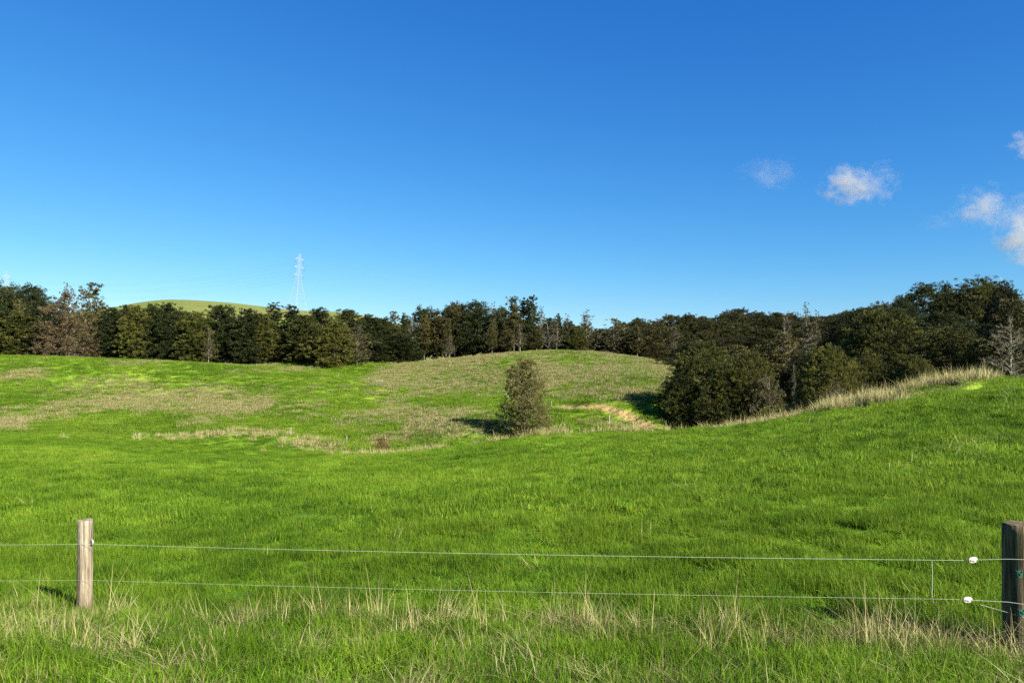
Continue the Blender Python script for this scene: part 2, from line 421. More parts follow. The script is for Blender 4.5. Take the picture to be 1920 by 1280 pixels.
# ------------------------------------------------------------------ the ground sheet
def build_ground():
    th = np.concatenate([np.radians(np.arange(-180, -44, 2.0)), np.radians(np.arange(-44, 44, 0.115)), np.radians(np.arange(44, 180.1, 2.0))])
    r = np.concatenate([[0.3], np.exp(np.linspace(math.log(0.8), math.log(300), 640)), np.exp(np.linspace(math.log(303), math.log(1500), 70)), [3000.0]])
    T, R = np.meshgrid(th, r)
    X = R * np.sin(T); Y = R * np.cos(T)
    Z = ground_z(X.ravel(), Y.ravel()).reshape(X.shape)
    V = np.stack([X.ravel(), Y.ravel(), Z.ravel()], 1)
    nr, ntt = X.shape
    i = np.arange(nr - 1)[:, None] * ntt + np.arange(ntt - 1)[None, :]
    Fc = np.stack([i, i + 1, i + 1 + ntt, i + ntt], -1).reshape(-1, 4)[:, ::-1]
    x, y, z = V.T
    px, D = to_pxD(x, y)
    dry = dry_mask(x, y, z) * (y > 0)
    _, clay = scarp(px, D); clay = clay * (y > 0)
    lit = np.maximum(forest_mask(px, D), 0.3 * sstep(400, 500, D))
    me = mesh_np('ground', V, Fc, dict(dry=dry, clay=clay, litter=lit), smooth=True)
    o = link('ground', me, mat=M['ground']); tag(o, None, None, kind='structure')

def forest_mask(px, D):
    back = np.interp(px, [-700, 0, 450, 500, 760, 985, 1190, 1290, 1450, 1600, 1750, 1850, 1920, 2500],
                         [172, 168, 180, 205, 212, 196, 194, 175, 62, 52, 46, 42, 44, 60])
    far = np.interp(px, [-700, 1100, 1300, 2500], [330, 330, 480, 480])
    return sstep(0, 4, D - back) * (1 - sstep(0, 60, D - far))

# ------------------------------------------------------------------ grass
def blades(name, n, rad, h, w, lean, seg=3, mat=None, hvar=0.35, bend=0.5, seed=1, centre=0.0):
    g = np.random.default_rng(seed)
    a = g.uniform(0, 2 * np.pi, n); rr = rad * np.sqrt(g.uniform(0, 1, n)) ** (1 + centre)
    bx = rr * np.cos(a); by = rr * np.sin(a)
    hh = h * (1 + hvar * g.normal(0, 1, n)).clip(0.35, 2.0)
    ld = g.uniform(0, 2 * np.pi, n); ln = np.abs(g.normal(0, lean, n))
    wd = ld + np.pi / 2 + g.normal(0, 0.6, n); ww = w * g.uniform(0.6, 1.3, n)
    V = []; T = []
    for s in range(seg + 1):
        t = s / seg
        off = hh * (ln * t + bend * ln * t * t * 1.6)
        x = bx + np.cos(ld) * off; y = by + np.sin(ld) * off
        z = hh * t * (1 - 0.35 * np.minimum(ln, 1.2) * t)
        wt = ww * (1 - t ** 1.6) * 0.5 + 0.0003
        V.append(np.stack([x - np.cos(wd) * wt, y - np.sin(wd) * wt, z], 1))
        V.append(np.stack([x + np.cos(wd) * wt, y + np.sin(wd) * wt, z], 1)); T += [t, t]
    V = np.stack(V, 1)                                    # n, 2(seg+1), 3
    k = V.shape[1]; b = np.arange(n)[:, None] * k
    Fc = np.concatenate([b + np.array([[2 * s, 2 * s + 1, 2 * s + 3, 2 * s + 2]]) for s in range(seg)], 0)
    vv = np.repeat(g.uniform(0, 1, n), k)
    me = mesh_np(name, V.reshape(-1, 3), Fc, dict(t=np.tile(T, n), v=vv))
    if mat: me.materials.append(mat)
    return me

def scatter(name, label, protos, P, rot, scl, idx):
    """one object: instances of the tuft meshes on the given points"""
    me = bpy.data.meshes.new(name)
    me.vertices.add(len(P)); me.vertices.foreach_set('co', np.asarray(P, np.float32).ravel())
    a = me.attributes.new('rot', 'FLOAT_VECTOR', 'POINT'); a.data.foreach_set('vector', np.asarray(rot, np.float32).ravel())
    a = me.attributes.new('scl', 'FLOAT_VECTOR', 'POINT'); a.data.foreach_set('vector', np.asarray(scl, np.float32).ravel())
    a = me.attributes.new('idx', 'INT', 'POINT'); a.data.foreach_set('value', np.asarray(idx, np.int32))
    o = link(name, me); tag(o, label, None, kind='stuff')
    col = bpy.data.collections.new(name + '_tufts')
    for i, pm in enumerate(protos): col.objects.link(bpy.data.objects.new('tuft_%02d' % i if False else pm.name, pm))
    g = bpy.data.node_groups.new(name + '_scatter', 'GeometryNodeTree')
    g.interface.new_socket('Geometry', in_out='INPUT', socket_type='NodeSocketGeometry')
    g.interface.new_socket('Geometry', in_out='OUTPUT', socket_type='NodeSocketGeometry')
    N = g.nodes; L = g.links
    gi = N.new('NodeGroupInput'); go = N.new('NodeGroupOutput')
    ip = N.new('GeometryNodeInstanceOnPoints'); ci = N.new('GeometryNodeCollectionInfo')
    ci.inputs['Collection'].default_value = col; ci.inputs['Separate Children'].default_value = True; ci.inputs['Reset Children'].default_value = True
    def na(nm, dt):
        x = N.new('GeometryNodeInputNamedAttribute'); x.data_type = dt; x.inputs['Name'].default_value = nm; return x.outputs['Attribute']
    L.new(gi.outputs[0], ip.inputs['Points']); L.new(ci.outputs[0], ip.inputs['Instance'])
    ip.inputs['Pick Instance'].default_value = True
    L.new(na('idx', 'INT'), ip.inputs['Instance Index'])
    e2r = N.new('FunctionNodeEulerToRotation'); L.new(na('rot', 'FLOAT_VECTOR'), e2r.inputs[0]); L.new(e2r.outputs[0], ip.inputs['Rotation'])
    L.new(na('scl', 'FLOAT_VECTOR'), ip.inputs['Scale'])
    L.new(ip.outputs[0], go.inputs[0])
    md = o.modifiers.new('scatter', 'NODES'); md.node_group = g
    return o

def sample(D0, D1, dens, pxr=(-260, 2180)):
    """points on the ground with area density dens(D)"""
    Dk = np.linspace(D0, D1, 400)
    wd = (pxr[1] - pxr[0]) / F * Dk
    pdf = wd * dens(Dk); cdf = np.concatenate([[0], np.cumsum((pdf[1:] + pdf[:-1]) / 2 * np.diff(Dk))])
    n = int(cdf[-1]); D = np.interp(rng.uniform(0, cdf[-1], n), cdf, Dk)
    px = rng.uniform(*pxr, n)
    x = (px - 960) * D / F
    return x, D, px

def tilt(n, amp=0.08): return np.stack([rng.normal(0, amp, n), rng.normal(0, amp, n), rng.uniform(0, 2 * np.pi, n)], 1)

def slope_rot(x, y, yaw, amp=0.05):
    e = 0.4
    gx = (ground_z(x + e, y) - ground_z(x - e, y)) / (2 * e); gy = (ground_z(x, y + e) - ground_z(x, y - e)) / (2 * e)
    n = len(x); ax = np.arctan(gy); ay = -np.arctan(gx)
    # small angles: rotate about world x and y after the spin about z
    return np.stack([np.clip(ax, -.5, .5) * 1.0 + rng.normal(0, amp, n), np.clip(ay, -.5, .5) + rng.normal(0, amp, n), yaw], 1)

def build_grass():
    # near paddock sward
    near = [blades('sward_tuft', 260, 0.24, 0.062, 0.0055, 0.5, 3, M['green'], seed=i) for i in range(5)]
    near += [blades('lush_tuft', 260, 0.24, 0.115, 0.006, 0.5, 3, M['lush'], seed=20 + i) for i in range(3)]
    mid = [blades('sward_patch', 290, 0.50, 0.065, 0.012, 0.45, 2, M['green'], seed=40 + i) for i in range(5)]
    mid += [blades('lush_patch', 280, 0.50, 0.125, 0.013, 0.5, 2, M['lush'], seed=50 + i) for i in range(3)]
    near += [blades('clover_tuft', 150, 0.20, 0.045, 0.016, 0.9, 2, M['green'], seed=30 + i, bend=0.9) for i in range(2)]
    x, y, px = sample(2.6, 15, lambda D: 26 + 0 * D, (-200, 2120))
    lush = 0.65 * fbm(x / 0.75, y / 0.75, 61, 3) + 0.35 * fbm(x / 3.5, y / 3.5, 62, 2)
    idx = np.where(lush > 0.58, rng.integers(5, 8, len(x)), rng.integers(0, 5, len(x)))
    cv = (fbm(x / 1.2, y / 1.2, 99, 3) > 0.57) & (rng.uniform(0, 1, len(x)) < 0.7)
    idx = np.where(cv, rng.integers(8, 10, len(x)), idx)
    keep = (rng.uniform(0, 1, len(x)) < 1.0)
    s = rng.uniform(0.7, 1.3, len(x)) * (0.25 + 1.5 * lush)
    tuft = rng.uniform(0, 1, len(x)) < 0.03
    idx = np.where(tuft, rng.integers(5, 8, len(x)), idx); s = np.where(tuft, np.maximum(s, 0.9) * 1.35, s)
    z = ground_z(x, y)
    scatter('grass', 'short green pasture grass across the near paddock', near, np.stack([x, y, z], 1)[keep],
            slope_rot(x, y, rng.uniform(0, 6.28, len(x)))[keep], np.stack([s**0.3, s**0.3, s], 1)[keep], idx[keep])
    x, y, px = sample(13, 80, lambda D: np.where(D < 30, 6.0, 3.6))
    cd = np.interp(px, CREST_PX, CREST_D, left=80)
    lush = 0.6 * fbm(x / 1.3, y / 1.3, 61, 3) + 0.4 * fbm(x / 5.0, y / 5.0, 62, 2)
    dm = dry_mask(x, y, ground_z(x, y))
    keep = (y < cd + 4) & (rng.uniform(0, 1, len(x)) > dm * 0.8)
    x, y, px, lush = x[keep], y[keep], px[keep], lush[keep]
    idx = np.where(lush > 0.58, rng.integers(5, 8, len(x)), rng.integers(0, 5, len(x)))
    s = rng.uniform(0.7, 1.35, len(x)) * (0.2 + 1.65 * lush)
    tuft = rng.uniform(0, 1, len(x)) < 0.05
    idx = np.where(tuft, rng.integers(5, 8, len(x)), idx); s = np.where(tuft, np.maximum(s, 1.0) * 1.5, s)
    scatter('grass', 'green pasture grass running back to the crest of the near paddock', mid, np.stack([x, y, ground_z(x, y)], 1),
            slope_rot(x, y, rng.uniform(0, 6.28, len(x))), np.stack([s**0.3, s**0.3, s], 1), idx)
    # verge on the road side of the fence: shaggier, with dead blades
    verge = [blades('verge_tuft', 190, 0.26, 0.115, 0.006, 0.55, 3, M['verge'], seed=70 + i) for i in range(4)]
    dead = [blades('dead_mat', 70, 0.20, 0.115, 0.0060, 0.8, 4, M['straw'], seed=80 + i, bend=0.8) for i in range(4)]
    x, y, px = sample(2.6, 8.8, lambda D: 13 + 0 * D, (-200, 2120))
    fl = fence_y(x)
    k = y < fl + 0.25 * rng.normal(0, 1, len(x))
    x, y, px = x[k], y[k], px[k]; n = len(x)
    v = fbm(x / 0.7, y / 0.5, 71, 3) + 0.14 * np.exp(-((px - 60) / 330) ** 2) + 0.05 * np.exp(-((px - 1750) / 200) ** 2)
    idx = np.where((v > 0.50) & (rng.uniform(0, 1, n) < 0.6), rng.integers(4, 8, n), rng.integers(0, 4, n))
    s = rng.uniform(0.6, 1.15, n)
    scatter('verge_grass', 'shaggy green and straw coloured verge grass on the road side of the fence', verge + dead, np.stack([x, y, ground_z(x, y)], 1),
            slope_rot(x, y, rng.uniform(0, 6.28, n)), np.stack([s**0.5, s**0.5, s], 1), idx)
    # dead stalks standing along the fence
    stalk = [blades('stalk_clump', 14, 0.11, 0.40, 0.0050, 0.30, 5, M['paleStraw'], seed=90 + i, bend=0.8, hvar=0.45) for i in range(6)]
    stalk += [blades('bent_stalks', 12, 0.12, 0.24, 0.0055, 0.5, 4, M['straw'], seed=100 + i, bend=1.0, hvar=0.5) for i in range(4)]
    P = []
    for cpx, n, sp, hgt in [(30, 6, 25, .9), (100, 6, 30, .7), (215, 12, 22, .9), (430, 8, 25, .8), (470, 16, 25, 1.0), (530, 12, 22, 1.0), (605, 11, 12, 1.0), (668, 12, 20, 1.0),
                            (715, 9, 9, .9), (765, 8, 8, 1.0), (795, 5, 16, .8), (840, 18, 22, 1.1), (870, 8, 12, .9), (950, 3, 14, .8), (1040, 14, 20, 1.1), (1105, 22, 26, 1.1), (1140, 14, 20, 1.0), (1185, 9, 20, .9),
                            (1230, 5, 26, .8), (1350, 14, 20, 1.15), (1390, 14, 22, .9), (1455, 9, 20, 1.0), (1520, 8, 25, .9), (1610, 20, 26, 1.0), (1650, 24, 28, 1.05),
                            (1730, 14, 26, 1.0), (1780, 26, 26, 1.25), (1830, 22, 26, 1.1), (1880, 14, 18, .9), (1925, 12, 16, .8), (1580, 12, 30, .7), (1700, 12, 30, .8), (1990, 20, 40, 1), (-80, 16, 50, 1)]:
        for _ in range(max(2, int(n * (0.66 if cpx < 1550 else 0.5)))):
            q = cpx + random.gauss(0, sp * 0.75); d = fence_D(q) * (1 - abs(random.gauss(0, 0.045))) + 0.12
            P.append(((q - 960) * d / F, d, hgt * random.uniform(0.25, 0.66)))
    for _ in range(60):                                     # looser ones nearer the road
        q = random.uniform(-100, 2000); d = fence_D(q) - random.uniform(0.3, 2.2); P.append(((q - 960) * d / F, d, random.uniform(0.3, 0.6)))
    stalk += [blades('matted_clump', 45, 0.17, 0.13, 0.0055, 1.0, 5, M['paleStraw'], seed=104 + i, bend=0.9, hvar=0.4) for i in range(4)]
    ns = len(P)
    for q, d, _ in [(960 + p[0] / p[1] * F, p[1], 0) for p in P[:ns - 60:2]]:
        d = d - abs(random.gauss(0, 0.25)); q = q + random.gauss(0, 12); P.append(((q - 960) * d / F, d, random.uniform(0.45, 0.9)))
    for _ in range(120):                                     # curled dead patches along the bottom, thickest at the left
        q = random.choice([random.gauss(120, 150), random.uniform(-50, 1980), random.gauss(90, 90)]); row = random.uniform(1150, 1275)
        d = 2.45 * F / (row - HY); d = min(d, float(fence_D(q)) - 0.2); P.append(((q - 960) * d / F, d, random.uniform(0.3, 0.6)))
    P = np.array(P); n = len(P); ar = np.arange(n)
    idx = np.where(ar >= ns, rng.integers(10, 14, n), np.where(rng.uniform(0, 1, n) < 0.72, rng.integers(0, 6, n), rng.integers(6, 10, n)))
    scatter('dry_stalks', 'pale dead grass stalks standing in a broken line under the fence wires', stalk,
            np.stack([P[:, 0], P[:, 1], ground_z(P[:, 0], P[:, 1])], 1), tilt(n, 0.1), np.stack([P[:, 2]**.5, P[:, 2]**.5, P[:, 2]], 1), idx)
    # thin scattered dead stems in the paddock
    thin = [blades('thin_stems', 5, 0.14, 0.36, 0.006, 0.35, 4, M['paleStraw'], seed=110 + i, bend=0.9, hvar=0.4) for i in range(5)]
    x, y, px = sample(8, 46, lambda D: 0.10 + 0 * D)
    n = len(x); k = (rng.uniform(0, 1, n) < 0.12 + 0.9 * sstep(1100, 1500, px) * sstep(14, 24, y)) & (fbm(x / 5, y / 5, 77, 2) > 0.42) & (y > fence_y(x) + .5)
    x, y = x[k], y[k]
    ex = [((p - 960) * d / F, d) for p, d in [(1215, 11), (1221, 11.2), (740, 12), (748, 12.2), (1003, 9.4), (1000, 9.5), (1006, 9.3), (1709, 11), (1712, 11.2)]]
    for cx, cd_, sx, sd_, nn in [(1800, 16.5, 45, .7, 26), (1890, 17.5, 22, .4, 12), (1740, 16, 25, .4, 6), (1300, 14.5, 16, .4, 6), (1700, 14.8, 22, .5, 8),
                                 (1860, 25, 40, 2.0, 26), (1900, 24, 20, 2, 12), (1500, 20, 10, .3, 3), (1420, 30, 60, 3, 16), (1560, 30, 50, 3, 14), (1280, 38, 60, 4, 14)]:
        for _ in range(nn):
            d = random.gauss(cd_, sd_); ex.append(((random.gauss(cx, sx) - 960) * d / F, d))
    ex = np.array(ex); x = np.concatenate([x, ex[:, 0]]); y = np.concatenate([y, ex[:, 1]]); n = len(x)
    s = rng.uniform(0.5, 1.1, n)
    w = np.where(y > 14, 1.35, 1.0); s = s * np.where(y > 14, 0.75, 1.0)
    scatter('dead_stems', 'thin dead stems scattered through the green paddock', thin, np.stack([x, y, ground_z(x, y)], 1), tilt(n, 0.12), np.stack([w, w, s], 1), rng.integers(0, 5, n))
    # long dead grass on the crest and knoll
    tall = [blades('crest_tussock', 75, 0.42, 0.55, 0.022, 0.30, 3, M['paleStraw'], seed=120 + i, bend=0.7, hvar=0.35) for i in range(6)]
    x, y, px = sample(30, 80, lambda D: 9 + 0 * D)
    z = ground_z(x, y); dm = dry_mask(x, y, z); cd = np.interp(px, CREST_PX, CREST_D, left=200)
    k = (rng.uniform(0, 1, len(x)) < dm * np.interp(px, [600, 1300, 1480, 1560], [0.30, 0.22, 0.6, 0.95])) & ((y < cd + 3)) & (y < 78) & (fbm(x / 1.3, y / 1.3, 88, 2) > np.where((px > 1480) & (y < cd - 0.8), 0.52, 0.40))
    x, y, z, px = x[k], y[k], z[k], px[k]; n = len(x)
    s = rng.uniform(0.45, 1.1, n) * np.interp(px, [300, 700, 985, 1450, 1600, 1850], [0.75, .8, 1.0, 0.9, 1.25, 1.1])
    scatter('tall_dry_grass', 'long straw coloured grass along the crest above the gully', tall, np.stack([x, y, z], 1), tilt(n, 0.12), np.stack([s**.4, s**.4, s], 1), rng.integers(0, 6, n))
    # hills beyond the gully
    hg = [blades('hill_sward', 170, 1.0, 0.20, 0.04, 0.5, 2, M['hillgreen'], seed=140 + i) for i in range(4)]
    hd = [blades('hill_straw', 170, 1.05, 0.28, 0.034, 0.45, 2, M['straw'], seed=150 + i) for i in range(4)]
    x, y, px = sample(64, 205, lambda D: np.where(D < 110, 1.5, 1.15))
    z = ground_z(x, y); dm = dry_mask(x, y, z); cd = np.interp(px, CREST_PX, CREST_D, left=76)
    fm = forest_mask(px, y); _, cl = scarp(px, y)
    k = (y > cd + 2) & (fm < 0.5) & (cl < 0.12) & (px < 1500)
    x, y, z, px, dm = x[k], y[k], z[k], px[k], dm[k]; n = len(x)
    isd = rng.uniform(0, 1, n) < dm * 0.82
    ls = fbm(x / 4, y / 5, 66, 3)
    s = rng.uniform(0.5, 1.2, n) * (0.6 + 0.9 * ls)
    R = slope_rot(x, y, rng.uniform(0, 6.28, n)); S = np.stack([np.ones(n), np.ones(n), s], 1); P = np.stack([x, y, z], 1)
    g = ~isd
    scatter('hill_grass', 'green grass covering the rolling hills past the gully', hg, P[g], R[g], S[g], rng.integers(0, 4, g.sum()))
    scatter('hill_dry_grass', 'patches of dead straw coloured grass on the rolling hills', hd, P[isd], R[isd], S[isd], rng.integers(0, 4, isd.sum()))

# ------------------------------------------------------------------ roadside fence
FA = ((158 - 960) * 8.4 / F, 8.4); FB = ((1914 - 960) * 6.0 / F, 6.0)
def fence_y(x): return FA[1] + (np.asarray(x) - FA[0]) * (FB[1] - FA[1]) / (FB[0] - FA[0])
_m = (FB[1] - FA[1]) / (FB[0] - FA[0])
def fence_D(px):
    s = (px - 960) / F
    return (FA[1] - FA[0] * _m) / (1 - s * _m)
def FP(px, row, off=0.0):
    D = fence_D(px) + off
    return Vector(((px - 960) * D / F, D, (HY - row) * D / F))

def post_mesh(name, r, z0, z1, lean=(0, 0), seed=0, sides=28):
    rd = random.Random(seed); v = []; f = []; rows = 26
    ph = [rd.uniform(0, 6.28) for _ in range(4)]
    for i in range(rows + 1):
        t = i / rows; z = z0 + (z1 - z0) * t
        for k in range(sides):
            a = 2 * math.pi * k / sides
            rr = r * (1 + 0.02 * math.sin(2 * a + ph[0] + t) + 0.01 * math.sin(5 * a + ph[1]) + 0.006 * math.sin(9 * a + ph[2] + 2 * t) + rd.uniform(-.005, .005))
            rr *= 1.0 - 0.03 * (1 - t)
            if i == rows: rr *= 0.97
            v.append((math.cos(a) * rr + lean[0] * t, math.sin(a) * rr + lean[1] * t, z + (0.004 * math.sin(3 * a + ph[3]) if i == rows else 0)))
    for i in range(rows):
        for k in range(sides):
            k2 = (k + 1) % sides; f.append((i * sides + k, i * sides + k2, (i + 1) * sides + k2, (i + 1) * sides + k))
    c = len(v); v.append((lean[0], lean[1], z1 + 0.003))
    for k in range(sides): f.append((rows * sides + k, rows * sides + (k + 1) % sides, c))
    me = bpy.data.meshes.new(name); me.from_pydata(v, [], f)
    me.polygons.foreach_set('use_smooth', [True] * (rows * sides) + [False] * sides); me.update(); return me

def m_wood(name, c0, c1, c2, low, zlow):
    b = MatB(name); o = b.obj()
    mp = b.n('ShaderNodeMapping'); mp.inputs['Scale'].default_value = (26, 26, 1.6); b.l(o, mp.inputs['Vector'])
    mp2 = b.n('ShaderNodeMapping'); mp2.inputs['Scale'].default_value = (75, 75, 3.0); b.l(o, mp2.inputs['Vector'])
    n = b.noise(1.0, 6, mp.outputs[0], 0.7, 0.6); n2 = b.noise(1.0, 4, mp2.outputs[0], 0.7)
    col = b.ramp(n, [(0.34, c0), (0.5, c1), (0.66, c2)])
    crack = b.ramp(n2, [(0.36, (0.18, 0.15, 0.12)), (0.46, (1, 1, 1))])
    col = b.mix(0.75, col, crack, 'MULTIPLY')
    sx = b.n('ShaderNodeSeparateXYZ'); b.l(o, sx.inputs[0])
    g = b.math('MULTIPLY', b.math('SUBTRACT', zlow, sx.outputs['Z']), 2.2, True)
    g = b.math('MULTIPLY', g, b.ramp(b.noise(9, 4, o), [(0.3, (0.3, 0.3, 0.3)), (0.6, (1, 1, 1))]), True)
    col = b.mix(g, col, low)
    return b.solid(col, 0.9, 0.15, bump=b.math('ADD', n, n2), bstr=0.9, bdist=0.012)

def build_fence():
    root = thing('wire_fence', 'low two wire fence with round timber posts between the road verge and the paddock', 'fence', (FA[0], FA[1], gz(*FA)))
    rl = Vector(root.location)
    def put(o, w): o.parent = root; o.location = Vector(w) - rl; return o
    wpost = m_wood('weathered_post', (0.0883, 0.0677, 0.0405), (0.2208, 0.1840, 0.1251), (0.3680, 0.3238, 0.2429), (0.0957, 0.0662, 0.0405), 0.40)
    zt = (HY - 974) * 8.4 / F
    g = gz(*FA)
    p = link('post', post_mesh('weathered_post', 0.081, -0.5, zt - g, (0.012, 0), 3), mat=wpost); put(p, (FA[0], FA[1], g))
    p['label'] = 'sun bleached grey round post with pale timber top'
    dpost = m_wood('treated_post', (0.0360, 0.0288, 0.0144), (0.1020, 0.0816, 0.0456), (0.2280, 0.1860, 0.1080), (0.0720, 0.0540, 0.0360), 0.25)
    g2 = gz(*FB); zt2 = (HY - 981) * 6.0 / F
    p2 = link('strainer_post', post_mesh('treated_post', 0.124, -0.6, zt2 - g2, (-0.006, 0), 8), mat=dpost); put(p2, (FB[0], FB[1], g2))
    p2['label'] = 'thick dark brown round strainer post with green rope knot'
    # off to the left the wires run on to the next post
    nx = FA[0] - 4.6; ny = float(fence_y(nx)); g3 = gz(nx, ny)
    p3 = link('post', post_mesh('weathered_post_far', 0.08, -0.5, 1.03, (0, 0.01), 5), mat=wpost); put(p3, (nx, ny, g3))
    wm = MatB('wire'); wire_m = wm.solid((0.3680, 0.4160, 0.3200), 0.5, 0.4)
    def wire(nm, pts, r, label=None):
        t = TB(); t.tube([Vector(q) - rl for q in pts], r, 6)
        o = link(nm, t.mesh(nm), root, wire_m)
        if label: o['label'] = label
        return o
    def run(a, b, sag, n=28):
        a = Vector(a); b = Vector(b)
        return [a.lerp(b, i / n) - Vector((0, 0, sag * 4 * (i / n) * (1 - i / n))) for i in range(n + 1)]
    off = -0.095
    A1 = FP(172, 1019.5, off); B1 = FP(1815, 1050, off)
    A2 = FP(168, 1087, off); B2 = FP(1805, 1123, off)
    L1 = Vector((nx, ny - 0.09, (HY - 1017) * ny / F)); L2 = Vector((nx, ny - 0.09, (HY - 1083) * ny / F))
    E1 = FP(1887, 1047.5, off - 0.03); E2 = FP(1890, 1128, off - 0.03)
    wire('top_wire', run(L1, A1, 0.01) + run(A1, B1, 0.022)[1:], 0.0016)
    wire('bottom_wire', run(L2, A2, 0.01) + run(A2, B2, 0.020)[1:], 0.0011)
    wire('tie_wire', [FP(1832, 1049, off), E1, FP(1925, 1048.5, -0.15)], 0.0022)
    wire('tie_wire', [FP(1822, 1124.5, off), E2, FP(1925, 1133, -0.15)], 0.0022)
    wire('tie_wire', [FP(1838, 1133, off), FP(1860, 1139, off), FP(1887, 1147, off - 0.03), FP(1925, 1158, -0.15)], 0.0018)
    wire('joining_wire', [FP(1747, 1051.5, off), FP(1748.5, 1075, off), FP(1747.5, 1118, off)], 0.0022, 'short vertical wire joining the two fence wires')
    ins_m = MatB('insulator_plastic').solid((0.3431, 0.3295, 0.2814), 0.4, 0.4)
    for (q, row, ang) in [(1824, 1049.3, 5), (1814, 1123.8, 0)]:
        # strain insulator: a flattened ring-like body with a slot, and two end loops
        c = FP(q, row, off); t = TB(); L = 0.036
        for s in (-1, 1):
            path = [Vector((math.cos(u) * L, 0, math.sin(u) * 0.013 + s * 0.0045)) for u in np.linspace(0, 2 * math.pi, 17)]
            t.tube(path, 0.0085, 8)
        t.tube([(-L * 0.9, 0, 0), (L * 0.9, 0, 0)], [0.012, 0.012], 10, True)
        t.tube([(0, 0, -0.012), (0, 0, 0.014)], 0.014, 8, True)
        o = link('insulator', t.mesh('insulator'), mat=ins_m); put(o, c); o.rotation_euler = (0, math.radians(-ang), 0.2)
    # offset insulator on the sunny side of the grey post
    t = TB(); t.tube([(0, 0, -0.03), (0.012, -0.005, -0.012), (0.02, -0.01, 0), (0.012, -0.005, 0.02), (0, 0, 0.035)], [0.006, 0.01, 0.013, 0.01, 0.005], 8, True)
    o = link('post_insulator', t.mesh('post_insulator'), mat=ins_m); put(o, FP(172, 1016, -0.02))
    # green rope knots on the strainer
    rope_m = MatB('green_rope').solid((0.012, 0.07, 0.05), 0.8, 0.2)
    for (q, row) in [(1910, 1076), (1914, 1148)]:
        t = TB(); rd = random.Random(q)
        c = FP(q, row, -0.15)
        pts = [Vector((0.022 * math.sin(3 * u + 1) + rd.uniform(-.004, .004), -0.012 * math.cos(2 * u), 0.026 * math.cos(u * 2.3) + rd.uniform(-.004, .004))) for u in np.linspace(0, 6.28, 30)]
        t.tube(pts, 0.0055, 6, True)
        o = link('rope_knot', t.mesh('rope_knot'), mat=rope_m); put(o, c)

# ------------------------------------------------------------------ trees
def crown_np(H, R, prof, nb, ncl, nl, clump, leaf, seed, flat=0.5, inner=0.3, droop=0.0, lobes=0.18, up=0.4, elong=2.2, bias=0.0):
    """boughs on an uneven envelope, clumps round each bough end, leaf sprays in each clump"""
    g = np.random.default_rng(seed)
    pt = np.array([p[0] for p in prof]); pr = np.array([p[1] for p in prof])
    tt = np.linspace(pt[0], pt[-1], 200); w = np.interp(tt, pt, pr) + 0.20; cdf = np.cumsum(w); cdf /= cdf[-1]
    t = np.interp(g.uniform(0, 1, nb), cdf, tt)
    a = g.uniform(0, 2 * np.pi, nb)
    lob = 1 + lobes * (np.sin(a * 3 + seed) * 0.5 + np.sin(a * 2 + t * 9 + seed * 2) + 1.2 * (vnoise(a * 1.6, t * 7, seed) - 0.5) * 2)
    q = np.where(g.uniform(0, 1, nb) < inner, g.uniform(0.15, 0.8, nb), g.uniform(0.8, 1.04, nb))
    r = np.interp(t, pt, pr) * R * lob * q
    B = np.stack([r * np.cos(a) + bias * R * 0.2 * np.sin(t * 5), r * np.sin(a), t * H + g.normal(0, 0.012 * H, nb)], 1)
    out = np.stack([np.cos(a), np.sin(a), 0 * a], 1)
    n = nb * ncl
    Bn = np.repeat(B, ncl, 0); On = np.repeat(out, ncl, 0)
    cs = clump * np.repeat(g.uniform(0.6, 1.5, nb), ncl)
    d = g.normal(0, 1, (n, 3)) * np.array([1, 1, flat * 0.8])
    Cc = Bn + d * cs[:, None] * 0.85
    Cc[:, 2] -= droop * np.hypot(*(Cc - Bn)[:, :2].T)
    m = n * nl
    Cn = np.repeat(Cc, nl, 0); Ol = np.repeat(On, nl, 0); cl = np.repeat(cs, nl)
    d = g.normal(0, 1, (m, 3)); d /= np.linalg.norm(d, axis=1)[:, None]
    rad = g.uniform(0.35, 1.0, m) ** 0.6
    P = Cn + d * np.array([1, 1, flat]) * (cl * 0.48 * rad)[:, None]
    dr = d * 0.3 + Ol * 0.55 + np.array([0, 0, up]) + g.normal(0, 0.45, (m, 3)); dr /= np.linalg.norm(dr, axis=1)[:, None]
    nn = g.normal(0, 0.33, (m, 3)) + np.array([0, 0, 0.35]) + d * 1.1 + Ol * 0.5
    sd_ = np.cross(dr, nn); sd_ /= np.linalg.norm(sd_, axis=1)[:, None] + 1e-9
    L = (leaf * g.uniform(0.6, 1.4, m))[:, None]; Wd = L / elong * 0.5
    V = np.stack([P - dr * L * 0.5, P + sd_ * Wd, P + dr * L * 0.5, P - sd_ * Wd], 1).reshape(-1, 3)
    V[:, 2] = np.maximum(V[:, 2], 0.05)
    Fc = np.arange(m * 4).reshape(m, 4)
    v = np.repeat(np.clip(0.5 + 0.28 * np.repeat(np.repeat(g.normal(0, .7, nb), ncl), nl) + 0.2 * g.normal(0, 1, m), 0, 1), 4)
    return V, Fc, v, B

